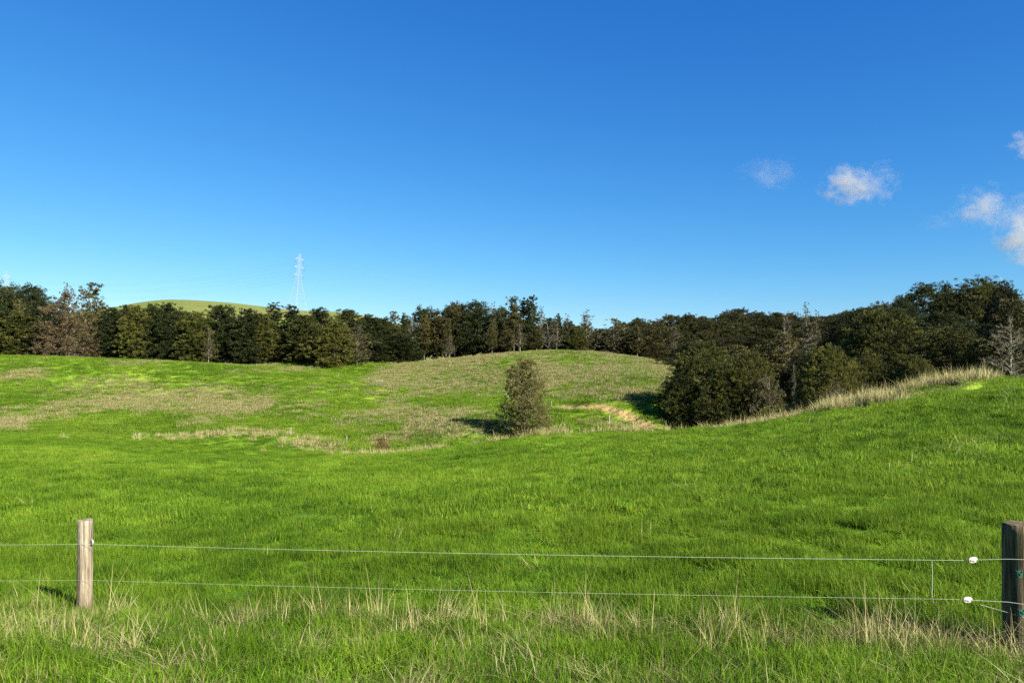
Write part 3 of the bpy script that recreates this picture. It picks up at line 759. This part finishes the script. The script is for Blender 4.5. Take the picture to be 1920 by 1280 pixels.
def limb_mesh(name, H, R, r0, B, seed, n=18, top=0.97, twig=0, wob=0.02, start=0.12):
    rd = random.Random(seed); t = TB()
    K = 9; path = []; wx = wy = 0.0
    for i in range(K + 1):
        u = i / K; path.append(Vector((wx, wy, -0.4 + (H * top + 0.4) * u)))
        wx += rd.uniform(-wob, wob) * H * 0.5; wy += rd.uniform(-wob, wob) * H * 0.5
    rads = [r0 * (1.25 if i == 0 else 1) * (1 - i / K) ** 0.8 + 0.015 for i in range(K + 1)]
    t.tube(path, rads, 8)
    def at(z):
        u = min(max((z + 0.4) / (H * top + 0.4), 0), 0.999) * K; i = int(u); return path[i].lerp(path[i + 1], u - i), rads[i]
    idx = list(range(len(B))); rd.shuffle(idx)
    for j in idx[:n]:
        e = Vector(B[j]); z0 = max(e.z - rd.uniform(0.05, 0.16) * H, start * H * rd.uniform(.6, 1.2))
        if z0 > e.z: z0 = e.z * 0.9
        s, rr = at(z0); mid = s.lerp(e, 0.5) + Vector((rd.uniform(-.04, .04) * H, rd.uniform(-.04, .04) * H, rd.uniform(-.01, .03) * H))
        t.tube([s, mid, e], [rr * 0.5, rr * 0.3, 0.012], 5)
        for _ in range(twig):
            f = rd.uniform(0.3, 1.0); b0 = mid.lerp(e, f); L = rd.uniform(0.04, 0.10) * H
            dd = (e - s).normalized() + Vector((rd.uniform(-1, 1), rd.uniform(-1, 1), rd.uniform(-.3, .9)))
            dd.normalize(); m2 = b0 + dd * L * 0.5 + Vector((0, 0, rd.uniform(-.1, .1) * L)); e2 = b0 + dd * L
            t.tube([b0, m2, e2], [rr * 0.14 + .006, rr * 0.09 + .005, 0.004], 4)
            for _ in range(2):
                d3 = dd + Vector((rd.uniform(-1, 1), rd.uniform(-1, 1), rd.uniform(-.5, 1))); d3.normalize()
                t.tube([m2, m2 + d3 * L * 0.6], [0.010, 0.003], 3)
    return t.mesh(name)

FULL = [(0.03, .62), (.12, .9), (.28, 1), (.5, .86), (.72, .58), (.88, .32), (1.0, .06)]
COLUMN = [(0.03, .78), (.15, .98), (.4, 1), (.62, .84), (.78, .60), (.88, .34), (1.0, .04)]
ROUND = [(.12, .45), (.25, .85), (.45, 1), (.68, .92), (.85, .62), (.97, .22), (1.0, .05)]
CANOPY = [(.30, .5), (.45, .9), (.65, 1), (.82, .85), (.94, .5), (1.0, .12)]
SPIRE = [(.20, .4), (.28, .85), (.40, 1), (.55, .78), (.75, .48), (.9, .24), (1.0, .04)]
KINDS = {   # H, R, profile, boughs, clumps, leaves, clump size, leaf size, options, leaf material, bark, trunk radius, limbs, twigs
 'totara':  (14, 4.2, FULL, 320, 4, 36, 0.95, 0.33, dict(flat=.65, up=.6), 'totara', 'bark', .22, 14, 0),
 'column':  (14, 3.2, COLUMN, 400, 4, 46, 0.74, 0.30, dict(flat=.7, lobes=.16, up=.9, elong=3.0), 'totara', 'bark', .2, 12, 0),
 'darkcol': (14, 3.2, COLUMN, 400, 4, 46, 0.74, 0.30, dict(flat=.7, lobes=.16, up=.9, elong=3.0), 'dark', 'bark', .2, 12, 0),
 'round':   (14, 5.5, ROUND, 460, 4, 46, 1.0, 0.30, dict(elong=2.8, flat=.65, lobes=.2), 'dark', 'bark', .3, 18, 0),
 'canopy':  (14, 6.0, CANOPY, 380, 4, 46, 1.0, 0.29, dict(flat=.55, lobes=.26), 'forest', 'bark', .3, 24, 1),
 'spire':   (16, 2.2, SPIRE, 230, 3, 28, 0.55, 0.28, dict(flat=.7, up=.7, lobes=.22), 'olive', 'pale', .16, 20, 1),
 'darkspire': (16, 2.6, [(.04, .7), (.2, 1), (.4, .9), (.6, .68), (.8, .4), (.92, .2), (1, .03)], 320, 4, 40, 0.56, 0.28, dict(flat=.55, up=.9, elong=3.0, lobes=.2), 'dark', 'bark', .2, 16, 0),
 'sparse':  (16, 1.9, SPIRE, 100, 3, 16, 0.50, 0.26, dict(flat=.7, up=.7, lobes=.3), 'grey', 'pale', .14, 34, 2),
 'greyfull':(14, 3.2, FULL, 190, 3, 26, 0.66, 0.27, dict(flat=.7, up=.6, lobes=.25), 'grey', 'pale', .2, 34, 3),
 'brown':   (16, 5.0, FULL, 230, 4, 30, 0.80, 0.26, dict(flat=.9, up=.6, lobes=.14), 'brown', 'bark', .25, 50, 2),
 'olive':   (14, 3.4, FULL, 190, 4, 30, 0.72, 0.27, dict(flat=.55, up=.5), 'olive', 'bark', .22, 18, 1),
 'lone':    (8, 2.35, [(.07,.6),(.15,.85),(.35,1),(.55,.92),(.72,.76),(.86,.56),(.95,.36),(1,.2)], 520, 4, 34, 0.36, 0.115, dict(flat=.8, up=.6, lobes=.27, inner=.3, elong=2.6), 'olive2', 'pale', .12, 60, 3),
 'bigtot':  (11, 6.0, [(.02,.75),(.15,1),(.4,.97),(.65,.78),(.85,.5),(.95,.28),(1,.08)], 850, 4, 58, 0.56, 0.155, dict(flat=.66, lobes=.14, up=.8, elong=2.8, inner=.2), 'bigleaf', 'bark', .3, 40, 1),
 'bigdark': (12, 5.5, ROUND, 780, 4, 56, 0.60, 0.165, dict(flat=.62, lobes=.2, up=.8, elong=2.8, inner=.2), 'dark', 'bark', .3, 50, 1),
 'scrub':   (8, 3.2, FULL, 210, 4, 28, 0.48, 0.14, dict(flat=.8, up=.4, lobes=.25), 'browny', 'pale', .12, 60, 3),
 'bush':    (2.2, 2.0, [(.02,.9),(.3,1),(.6,.85),(.85,.5),(1,.15)], 110, 4, 26, 0.22, 0.10, dict(flat=.8, up=.9), 'gorse', 'bark', .04, 12, 1),
 'shrub':   (2.0, 1.6, [(.02,.9),(.3,1),(.6,.8),(.85,.5),(1,.15)], 90, 4, 20, 0.20, 0.11, dict(flat=.9, up=.8), 'rust', 'bark', .04, 26, 2),
 'bare':    (8, 3.0, ROUND, 70, 2, 9, 0.30, 0.13, dict(flat=.7, up=.5, lobes=.3), 'grey', 'pale', .13, 60, 9),
 'snag':    (12, 2.2, SPIRE, 60, 2, 5, 0.30, 0.18, dict(flat=.7, up=.5, lobes=.3), 'grey', 'pale', .16, 55, 6),
}
M['bigleaf'] = m_leaf('big_totara_leaf', (0.0112, 0.0160, 0.0040), (0.0448, 0.0512, 0.0097), (0.1081, 0.1056, 0.0192))  # totara greens with a wider random spread from dark to bright
M['browny'] = m_leaf('brown_olive_leaf', (0.022, 0.020, 0.008), (0.060, 0.053, 0.022), (0.115, 0.102, 0.048))
M['olive2'] = m_leaf('lone_tree_leaf', (0.045, 0.045, 0.014), (0.112, 0.104, 0.032), (0.20, 0.18, 0.065))
_protos = {}
def proto(kind, var):
    key = (kind, var)
    if key not in _protos:
        H, R, prof, nb, ncl, nl, cs, lf, opt, lm, bk, r0, nlimb, tw = KINDS[kind]
        seed = abs(sum(ord(c) * (i + 3) for i, c in enumerate(kind))) % 1000 + var * 37
        V, Fc, v, B = crown_np(H, R, prof, nb, ncl, nl, cs, lf, seed, **opt)
        cm = mesh_np(kind + '_crown', V, Fc, dict(v=v)); cm.materials.append(M[lm])
        tm = limb_mesh(kind + '_trunk', H, R, r0, B, seed, nlimb, twig=tw); tm.materials.append(M[bk])
        _protos[key] = (cm, tm, H, R)
    return _protos[key]

_tc = [0]
def tree(kind, px, D, top, wpx, label, name='tree', cat='tree', group=None, hgt=None, var=None, nvar=3):
    _tc[0] += 1
    rd = random.Random(_tc[0] * 7 + 1)
    x = (px - 960) * D / F; g = gz(x, D)
    H = hgt if hgt else (HY - top) * D / F - g
    R = wpx * 0.5 * D / F
    v = var if var is not None else _tc[0] % nvar
    cm, tm, H0, R0 = proto(kind, v)
    root = thing(name, label, cat, (x, D, g), group)
    root.rotation_euler = (0, 0, rd.uniform(0, 6.28))
    root.scale = (R / R0, R / R0, H / H0)
    c = bpy.data.objects.new('crown', cm); C.objects.link(c); c.parent = root
    t = bpy.data.objects.new('trunk', tm); C.objects.link(t); t.parent = root
    return root

TREES = [
 # left hand row along the hill top
 ('round', 12, 232, 538, 74, 'dark round headed tree behind the row, at the far left edge under the distant pylon'),
 ('round', 58, 236, 541, 76, 'dark domed tree rising behind the row, between the left edge and the brown tree'),
 ('olive', 36, 205, 560, 34, 'small olive pointed tree showing pale against the dark domed crowns at the left'),
 ('darkcol', 4, 186, 584, 52, 'dense dark conifer at the left edge of the hilltop row'),
 ('column', 36, 184, 582, 50, 'dense olive conifer second from the left end of the hilltop row'),
 ('darkcol', 68, 187, 580, 52, 'dark shaggy conifer just left of the brown tree'),
 ('brown', 124, 180, 549, 92, 'broad brownish twiggy tree taller than the hedge like row beside it'),
 ('sparse', 124, 196, 534, 30, 'thin bare top poking above the brown tree'),
 ('olive', 170, 196, 528, 58, 'tall ragged cone shaped tree with open top right of the brown tree'),
 ('olive', 184, 186, 582, 44, 'olive leafy tree tucked under the tall ragged one'),
 ('darkcol', 212, 187, 580, 44, 'dark green column tree right beside the olive one under the ragged tree'),
 ('darkcol', 238, 190, 575, 40, 'dark column tree in the row below the left foot of the far grassy hill'),
 ('column', 256, 185, 570, 36, 'narrow peaked conifer in front of the left flank of the far hill'),
 ('darkcol', 284, 188, 573, 42, 'dark conifer in the row in front of the rising far hill'),
 ('darkcol', 314, 187, 571, 46, 'bushy dark conifer below the top of the far hill'),
 ('column', 344, 190, 580, 40, 'lower olive topped conifer right under the summit of the far hill'),
 ('column', 372, 184, 583, 44, 'brownish olive conifer just left of the pale bare stems in the row'),
 ('sparse', 391, 180, 612, 18, 'thin pale stemmed tree standing in front of the dark row'),
 ('darkcol', 412, 188, 576, 46, 'dark conifer with forked top right of the pale stems'),
 ('darkspire', 430, 190, 573, 34, 'pointed conifer under the right flank of the far hill'),
 ('darkcol', 466, 186, 582, 50, 'wide dark conifer where the far hill runs down behind the row'),
 ('column', 492, 188, 585, 44, 'rounded olive conifer left of the jagged topped one'),
 ('darkspire', 514, 192, 568, 40, 'jagged topped dark conifer left of the foot of the tall pylon'),
 ('darkspire', 546, 190, 573, 40, 'conifer whose spiky tip crosses the foot of the tall pylon'),
 ('column', 572, 186, 588, 44, 'olive conifer just right of the foot of the tall pylon'),
 ('darkcol', 598, 192, 580, 42, 'dark conifer behind the broad olive one right of the pylon'),
 ('totara', 626, 178, 600, 62, 'broad cone of bright olive foliage standing forward of the row'),
 ('darkcol', 652, 198, 583, 46, 'dark tree behind the right shoulder of the broad olive cone'),
 ('greyfull', 668, 182, 613, 50, 'low greyish shaded tree right of the broad olive cone'),
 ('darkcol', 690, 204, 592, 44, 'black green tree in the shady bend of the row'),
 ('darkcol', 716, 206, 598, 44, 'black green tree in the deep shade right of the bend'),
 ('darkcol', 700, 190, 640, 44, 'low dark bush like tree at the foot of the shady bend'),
 ('olive', 738, 208, 582, 30, 'narrow brown green tree at the right end of the shady bend'),
 ('darkspire', 757, 214, 588, 24, 'small dark spire beside the narrow brown green tree'),
 ('darkcol', 744, 196, 628, 54, 'low spreading dark tree at the edge of the grassy gap'),
 # group with bare trunks at the left of the middle hill
 ('snag', 774, 216, 600, 34, 'leaning pale forked trunk at the edge of the grassy gap'),
 ('round', 797, 232, 580, 62, 'dark ragged crown rising behind the trunked olive trees'),
 ('spire', 796, 214, 590, 30, 'slender olive tree leftmost of the trunked group'),
 ('spire', 818, 215, 583, 34, 'second olive tree of the trunked group, with a pale forked foot'),
 ('spire', 836, 213, 597, 28, 'shorter olive tree between two taller ones in the trunked group'),
 ('spire', 852, 218, 569, 36, 'tallest olive tree of the trunked group'),
 ('sparse', 842, 208, 628, 22, 'thin pale leaved sapling in front of the trunked group'),
 ('round', 850, 240, 573, 60, 'dark crown filling in behind the tallest olive tree'),
 ('round', 888, 222, 570, 84, 'big dark domed tree left of the hill crest'),
 ('sparse', 926, 216, 566, 22, 'wispy topped tree rising out of the dark dome'),
 ('spire', 923, 207, 600, 20, 'slim olive spire standing on the grass edge before the dark dome'),
 ('round', 940, 226, 580, 44, 'dark rounded tree between the wispy tree and the tall spires'),
 ('spire', 948, 207, 613, 22, 'short olive tree with bare foot left of the tall spires'),
 ('spire', 963, 212, 557, 30, 'tall grey olive spire at the left of the twin high points'),
 ('darkspire', 982, 214, 560, 32, 'dark tall tree joined between the two high spires'),
 ('darkspire', 997, 212, 556, 30, 'dark pointed tree, the highest of the middle group'),
 ('sparse', 976, 203, 606, 24, 'thin young tree in front of the two high spires'),
 ('sparse', 1015, 214, 577, 20, 'open see through spire right of the dark pointed tree'),
 ('spire', 1006, 204, 612, 26, 'olive tree with short trunk below the see through spire'),
 ('snag', 1033, 204, 605, 34, 'grey bare branched tree on the hill crest'),
 ('darkcol', 958, 236, 598, 46, 'low dark tree closing the gap behind the tall grey olive spire'),
 ('darkcol', 1030, 222, 598, 34, 'dark tree behind the grey bare branched one'),
 ('darkspire', 1047, 212, 589, 22, 'small dark sharply pointed spire right of the bare tree'),
 ('sparse', 1043, 203, 598, 24, 'grey twiggy tree in front of the sharp dark spire'),
 ('sparse', 1063, 213, 588, 18, 'wispy spire between the sharp dark one and the round bush'),
 ('darkcol', 1066, 216, 604, 28, 'dark tree under the wispy spire'),
 ('totara', 1080, 206, 612, 42, 'low olive rounded tree left of the isolated pale spire'),
 ('sparse', 1101, 208, 580, 30, 'isolated pale green spire standing clear against the sky in the dip of the skyline'),
 ('spire', 1098, 212, 606, 34, 'fuller olive tree around the foot of the isolated spire'),
 ('darkcol', 1128, 216, 620, 40, 'low dark tree filling the dip right of the isolated spire'),
 ('greyfull', 1153, 205, 598, 52, 'greyish brown twiggy tree where the skyline starts to rise'),
 ('canopy', 1140, 236, 618, 60, 'low dark crown behind the dip in the skyline'),
 ('darkcol', 1176, 208, 618, 36, 'dark tree right of the greyish brown twiggy one'),
 ('spire', 1195, 200, 614, 24, 'pale olive stemmed tree on the right shoulder of the hill'),
 ('olive', 1214, 203, 622, 34, 'low olive tree between the stemmed tree and the yellow green cone'),
 ('olive', 1241, 200, 596, 42, 'yellow green cone shaped tree above the right shoulder of the hill'),
 ('greyfull', 1264, 196, 614, 32, 'greyish leafy tree touching the yellow green cone'),
 ('sparse', 1265, 188, 638, 18, 'small pale bleached tree at the right end of the hill'),
 ('spire', 1214, 192, 650, 16, 'tiny olive sapling on the right shoulder of the hill'),
 ('darkcol', 1290, 200, 640, 44, 'dark low tree behind the left side of the big foreground conifer'),
 ('olive', 1232, 193, 640, 40, 'low leafy tree at the foot of the yellow green cone'),
 # gully trees
 ('bigtot', 1320, 84, 644, 138, 'big bushy dark olive conifer casting its shadow on the middle hill'),
 ('bigtot', 1282, 82, 700, 74, 'lower left arm of foliage, a dark conifer beside the big bushy one'),
 ('bigtot', 1360, 80, 682, 108, 'olive conifer merging with the right side of the big bushy one'),
 ('bigtot', 1408, 80, 664, 104, 'dull olive scrub tree right of the big bushy conifer'),
 ('scrub', 1440, 76, 706, 84, 'low brown grey scrub tree with arching bare branches before the dark gap'),
 ('olive', 1384, 96, 640, 60, 'green tree behind the dull olive scrub tree'),
 ('olive', 1470, 110, 622, 70, 'pale olive lichen covered tree above the dark gap'),
 ('olive', 1436, 112, 640, 60, 'olive brown tree left of the lichen covered one'),
 ('snag', 1476, 128, 588, 34, 'dead white limbed tree standing out on the wooded hillside'),
 ('sparse', 1512, 135, 571, 24, 'thin pale spire breaking the skyline on the wooded hill'),
 ('sparse', 1531, 137, 581, 22, 'shorter twin of the thin pale spire, right of it on the skyline'),
 ('greyfull', 1520, 118, 608, 60, 'mauve brown twiggy crown below the two thin spires'),
 ('bigdark', 1510, 88, 660, 70, 'black green tree inside the dark gap of the gully'),
 ('snag', 1488, 78, 690, 12, 'pale bare stem standing in the dark gap of the gully'),
 # right hand mass
 ('bigtot', 1556, 62, 652, 112, 'olive bushy tree with pale lichen patches at the left of the right hand wood'),
 ('scrub', 1570, 56, 716, 46, 'small pale leaved bush against the lichen patched tree'),
 ('bigdark', 1600, 92, 586, 110, 'dark tree whose top steps up from the wooded hill'),
 ('bigtot', 1662, 76, 582, 176, 'broad full olive tree in the centre of the right hand wood'),
 ('bigtot', 1622, 68, 662, 90, 'lower olive tree in front of the broad full one, beside the lichen patched tree'),
 ('olive', 1654, 92, 556, 34, 'small grey green spire above the broad full olive tree'),
 ('sparse', 1676, 96, 553, 20, 'wispy grey tip right of the small grey green spire'),
 ('bigdark', 1690, 92, 560, 70, 'dark crown between the wispy tip and the high domed trees'),
 ('bigdark', 1734, 96, 536, 112, 'dark domed tree left of the highest crowns of the right hand wood'),
 ('bigdark', 1774, 100, 533, 44, 'spiky dark top between the two high domes'),
 ('bigtot', 1838, 94, 526, 150, 'highest broad domed tree of the right hand wood'),
 ('bigdark', 1762, 84, 588, 130, 'shadowed black green tree under the high domes'),
 ('bigtot', 1782, 66, 618, 150, 'mid height olive tree behind the strip of dry grass'),
 ('bigtot', 1716, 60, 668, 80, 'low dark olive tree just above the middle of the dry grass strip'),
 ('bigtot', 1845, 62, 640, 80, 'low olive tree left of the white branched tree'),
 ('bigdark', 1846, 112, 538, 110, 'dark crown filling in behind the highest broad dome'),
 ('bigdark', 1884, 86, 532, 60, 'dark high crown right of the highest dome'),
 ('olive', 1898, 60, 552, 80, 'brown olive open tree at the right edge of the picture'),
 ('bare', 1896, 44, 598, 84, 'white branched almost leafless tree at the right edge on the grass bank'),
 ('bigdark', 1940, 70, 560, 90, 'dark tree cut by the right edge of the picture'),
]

def build_trees():
    for i, (k, px, D, top, w, lab) in enumerate(TREES):
        tree(k, px, D, top, w * (1.42 if k in ('darkcol', 'column') else 1.2 if k == 'round' else 1.1), lab, nvar=3 if k in ('darkcol', 'column', 'spire', 'sparse', 'bigtot', 'round', 'bigdark', 'darkspire') else 2)
    tree('lone', 984, 75, 676, 84, 'lone upright olive brown tree with pale stem standing in the gully', nvar=1)
    tree('bush', 1450, 49, 762, 62, 'yellow green gorse bush beside the dry grass bank', name='bush', cat='bush', nvar=1)
    tree('shrub', 716, 72, 822, 32, 'low rusty brown shrub in the hollow past the near paddock', name='shrub', cat='shrub', nvar=1)
    # the wood on the hillside: many alike crowns behind one another
    sky_px = [1150, 1200, 1250, 1300, 1350, 1395, 1430, 1470, 1510, 1560, 1600, 1700, 1800, 1950]
    sky_y = [612, 602, 597, 594, 588, 577, 585, 588, 591, 589, 580, 570, 560, 550]
    rd = random.Random(4)
    for row, (D, drop, step) in enumerate([(275, 0, 32), (245, 14, 36), (215, 32, 38), (185, 52, 42), (155, 72, 46), (130, 88, 50)]):
        px = 1165 + row * 24
        while px < (1660 if row < 4 else 1580):
            if row < 3 or px > 1290:
                top = np.interp(px, sky_px, sky_y) + drop + rd.uniform(-5, 5)
                w = rd.uniform(0.95, 1.35) * 9.5 * F / D
                lab = 'dark broad crowned tree in the wood on the hillside behind the big bushy conifer'
                tree('canopy', px, D, top, w, lab, name='forest_tree', group='trees of the wood on the hillside', nvar=4)
            px += step * rd.uniform(0.75, 1.25)

# ------------------------------------------------------------------ small paddock timber
def hit(px, row, D0=66):
    """distance at which the sight line through this bearing and row meets the ground beyond D0"""
    D = np.arange(D0, 230, 0.25); x = (px - 960) * D / F
    r = HY - ground_z(x, D) * F / D
    k = np.nonzero(r <= row)[0]
    return float(D[k[0]]) if len(k) else D0 + 10.0

def small_post(px, foot, top, lab, w=0.11, D0=66):
    D = hit(px, foot, D0); x = (px - 960) * D / F; g = gz(x, D); h = min(max((HY - top) * D / F - g, 0.8), 1.5)
    o = link('fence_post', post_mesh('far_post', w / 2 * 1.1, -0.3, h, (random.uniform(-.04, .04), 0), int(px), 10), mat=M['post'], loc=(x, D, g))
    tag(o, lab, 'post', 'timber posts of the paddock fence lines')

def build_small():
    M['post'] = m_bark('old_post', (0.1540, 0.1400, 0.1050), (0.3220, 0.2940, 0.2310), 3)
    small_post(650, 832, 817, 'grey timber post at the right end of the dry knoll')
    small_post(722, 838, 820, 'timber post sticking up out of the rusty brown shrub')
    small_post(1142, 793, 778, 'pale timber post in the bright grass right of the lone tree', 0.14)
    small_post(952, 748, 736, 'timber post on the slope just left of the upper part of the lone tree', 0.12)
    small_post(938, 800, 788, 'timber post left of the foot of the lone tree', 0.11)
    small_post(846, 798, 788, 'dark timber post among the dry grass left of the tree shadow', 0.09)
    small_post(780, 723, 715, 'small timber post on the open slope right of the timber rail', 0.09)
    small_post(870, 728, 722, 'timber post on the open slope midway between the rail and the lone tree', 0.10)
    small_post(634, 708, 702, 'small dark timber post on the slope left of the timber rail', 0.09)
    small_post(262, 828, 818, 'thin timber post at the left end of the dry knoll', 0.08)
    small_post(545, 816, 806, 'small timber post on the top of the dry knoll', 0.08)
    small_post(1868, 700, 686, 'leaning pale stump of a post behind the grass bank at the right', 0.14, 38)
    small_post(1034, 764, 752, 'thin timber post just right of the lone tree', 0.08)
    D = hit(705, 718); xs = [(691 - 960) * D / F, (717 - 960) * D / F]
    g0 = gz(xs[0], D); root = thing('timber_rail', 'short timber rail between two posts on the far slope', 'rail', (xs[0], D, g0))
    for x in xs:
        g = gz(x, D); o = link('post', post_mesh('rail_post', 0.07, -0.3, 0.95, (0, 0), int(x * 10), 8), root, M['post'], (x - xs[0], 0, g - g0))
    t = TB(); t.tube([(0, -0.1, 0.6), (xs[1] - xs[0], -0.1, gz(xs[1], D) - g0 + 0.6)], 0.06, 6, True)
    link('rail', t.mesh('rail'), root, M['post'])

# ------------------------------------------------------------------ pylons and cables
def build_pylon(px, D, top, base_row, lab, lean=0.0, yaw=0.5, H=None):
    x = (px - 960) * D / F; zt = (HY - top) * D / F; g = gz(x, D)
    H = zt - g
    root = thing('power_pylon', lab, 'pylon', (x, D, g)); root.rotation_euler = (0, math.radians(lean), 0)
    b0, b1 = 7.2, 1.5                                        # half widths at foot and top
    steel = M['steel']
    def hw(u): return b1 + (b0 - b1) * (1 - min(u, 0.62) / 0.62) ** 1.15 if u < 0.62 else b1 * (1 - 0.55 * (u - 0.62) / 0.38)
    def corner(k, u):
        a = yaw + math.pi / 4 + k * math.pi / 2; r = hw(u) * math.sqrt(2); return Vector((math.cos(a) * r, math.sin(a) * r, u * H))
    us = [0, .10, .19, .27, .34, .40, .46, .51, .56, .61, .66, .71, .76, .81, .86, .91, .96]
    t = TB()
    for k in range(4):
        t.tube([corner(k, u) for u in us], [0.075] * len(us), 4)
    link('tower_legs', t.mesh('tower_legs', False), root, steel)
    t = TB()
    for i in range(len(us) - 1):
        for k in range(4):
            a, b = corner(k, us[i]), corner((k + 1) % 4, us[i + 1]); c, d = corner((k + 1) % 4, us[i]), corner(k, us[i + 1])
            t.tube([a, b], 0.03, 4); t.tube([c, d], 0.03, 4); t.tube([d, b], 0.055, 4)
    ap = Vector((0, 0, H))
    for k in range(4): t.tube([corner(k, us[-1]), ap], 0.10, 4)
    link('lattice', t.mesh('lattice', False), root, steel)
    tips = []
    ca, sa = math.cos(yaw), math.sin(yaw)
    for j, (u, L) in enumerate([(.90, 4.6), (.775, 5.4), (.65, 5.0)]):
        for s in (-1, 1):
            t = TB()
            tip = Vector((ca * L * s, sa * L * s, u * H)); w = hw(u)
            for q in (-1, 1):
                for dz in (0, 0.035 * H):
                    t.tube([Vector((ca * w * s - sa * w * q, sa * w * s + ca * w * q, u * H + dz)), tip], 0.06, 4)
            link('cross_arm', t.mesh('cross_arm', False), root, steel)
        for s in (-1, 1):
            tip = Vector((ca * L * s, sa * L * s, u * H)); ti = TB()
            ti.tube([tip, tip - Vector((0, 0, 1.0)), tip - Vector((0, 0, 2.6))], [0.10, 0.16, 0.12], 6, True)
            link('insulator_string', ti.mesh('insulator_string'), root, M['insul'])
            R = Matrix.Rotation(math.radians(lean), 4, 'Y')
            tips.append(Vector((x, D, g)) + R @ (tip - Vector((0, 0, 2.6))))
    return tips

def cable(a, b, sag, lab, grp, r=0.03):
    n = 40; t = TB(); c = (a + b) / 2
    t.tube([a.lerp(b, i / n) - Vector((0, 0, sag * 4 * (i / n) * (1 - i / n))) - a for i in range(n + 1)], r, 4)
    o = link('power_cable', t.mesh('power_cable'), mat=M['cable'], loc=a); tag(o, lab, 'cable', grp)

def build_power():
    M['steel'] = MatB('galvanised_steel').solid((0.3150, 0.3225, 0.3225), 0.6, 0.3)
    M['insul'] = MatB('insulator_glass').solid((0.10, 0.09, 0.09), 0.4, 0.5)
    M['cable'] = MatB('cable').solid((0.16, 0.17, 0.19), 0.6, 0.4)
    Tm = build_pylon(556, 640, 475, 575, 'tall lattice pylon standing above the tree row left of centre', 3.2, 0.95)
    Tl = build_pylon(12, 900, 509, 545, 'distant lattice pylon just showing over the trees at the left edge', 0, 0.95)
    Tr = build_pylon(1877, 760, 519, 530, 'pylon tip peeping over the high crowns at the right', 0, 0.9)
    lv = ['upper', 'middle', 'lower']
    for i in range(6):
        L = lv[i // 2]
        cable(Tl[i], Tm[i], 13, L + ' cable of the pair strung from the tall pylon to the left pylon', L + ' cables left of the tall pylon')
        cable(Tm[i], Tr[i], 26, L + ' cable of the pair strung from the tall pylon away to the right', L + ' cables right of the tall pylon')

# ------------------------------------------------------------------ clouds: small puffs of real vapour
def m_cloud(name, dens, thr, seed):
    b = MatB(name); o = b.obj()
    mp = b.n('ShaderNodeMapping'); mp.inputs['Location'].default_value = (seed * 3.1, seed * 1.7, seed); b.l(o, mp.inputs['Vector'])
    n = b.noise(2.0, 8, mp.outputs[0], 0.7)
    ln = b.n('ShaderNodeVectorMath', operation='LENGTH'); b.l(o, ln.inputs[0])
    fall = b.math('POWER', ln.outputs['Value'], 1.6)
    d = b.math('SUBTRACT', b.math('MULTIPLY', b.math('SUBTRACT', n, thr + 0.20), 4.2), b.math('MULTIPLY', fall, 0.8))
    d = b.math('MULTIPLY', b.math('MAXIMUM', b.math('MULTIPLY', d, 1.25), 0.0), dens)
    pv = b.n('ShaderNodeVolumePrincipled'); pv.inputs['Color'].default_value = (0.60, 0.59, 0.55, 1); pv.inputs['Anisotropy'].default_value = 0.0
    b.l(d, pv.inputs['Density']); b.l(pv.outputs[0], b.out.inputs['Volume'])
    b.m.cycles.homogeneous_volume = False
    return b.m

def build_clouds():
    import bmesh
    D = 3600.0
    for i, (px, row, w, h, dens, thr, seed, lab) in enumerate([
        (1590, 348, 96, 74, .013, .20, 1, 'bright small puffy cloud, the left half of the pair above the dark wood'),
        (1640, 345, 88, 80, .0045, .20, 2, 'greyer thin cloud touching the right side of the bright puffy one'),
        (1443, 325, 112, 58, .0020, .20, 3, 'faint ragged wisp of cloud left of the bright puffy one'),
        (1842, 388, 96, 80, .008, .20, 4, 'triangular white cloud near the right edge'),
        (1885, 412, 60, 70, .004, .20, 5, 'thin cloud linking the triangular cloud to the edge cloud'),
        (1918, 445, 90, 90, .012, .18, 6, 'white cloud cut by the right edge, lowest of the cluster'),
        (1915, 395, 60, 60, .006, .20, 10, 'small cloud above the lowest edge cloud'),
        (1922, 272, 60, 48, .009, .20, 7, 'small high cloud cut by the right edge'),
        (1762, 416, 80, 40, .0010, .20, 8, 'very faint smudge of cloud left of the triangular one'),
        (533, 566, 64, 30, .0010, .20, 9, 'faint pinkish cloud low behind the foot of the tall pylon')]):
        me = bpy.data.meshes.new('cloud'); bm = bmesh.new(); bmesh.ops.create_icosphere(bm, subdivisions=3, radius=1.0)
        bm.to_mesh(me); bm.free()
        o = link('cloud', me, mat=m_cloud('cloud_vapour', dens, thr, seed), loc=((px - 960) * D / F, D, (HY - row) * D / F))
        sx = w * 0.5 * D / F * 1.25; o.scale = (sx, sx * 0.8, h * 0.5 * D / F * 1.25)
        tag(o, lab, 'cloud', 'small clouds low in the sky')

build_ground()
build_fence()
build_small()
build_power()
build_trees()
build_grass()
build_clouds()
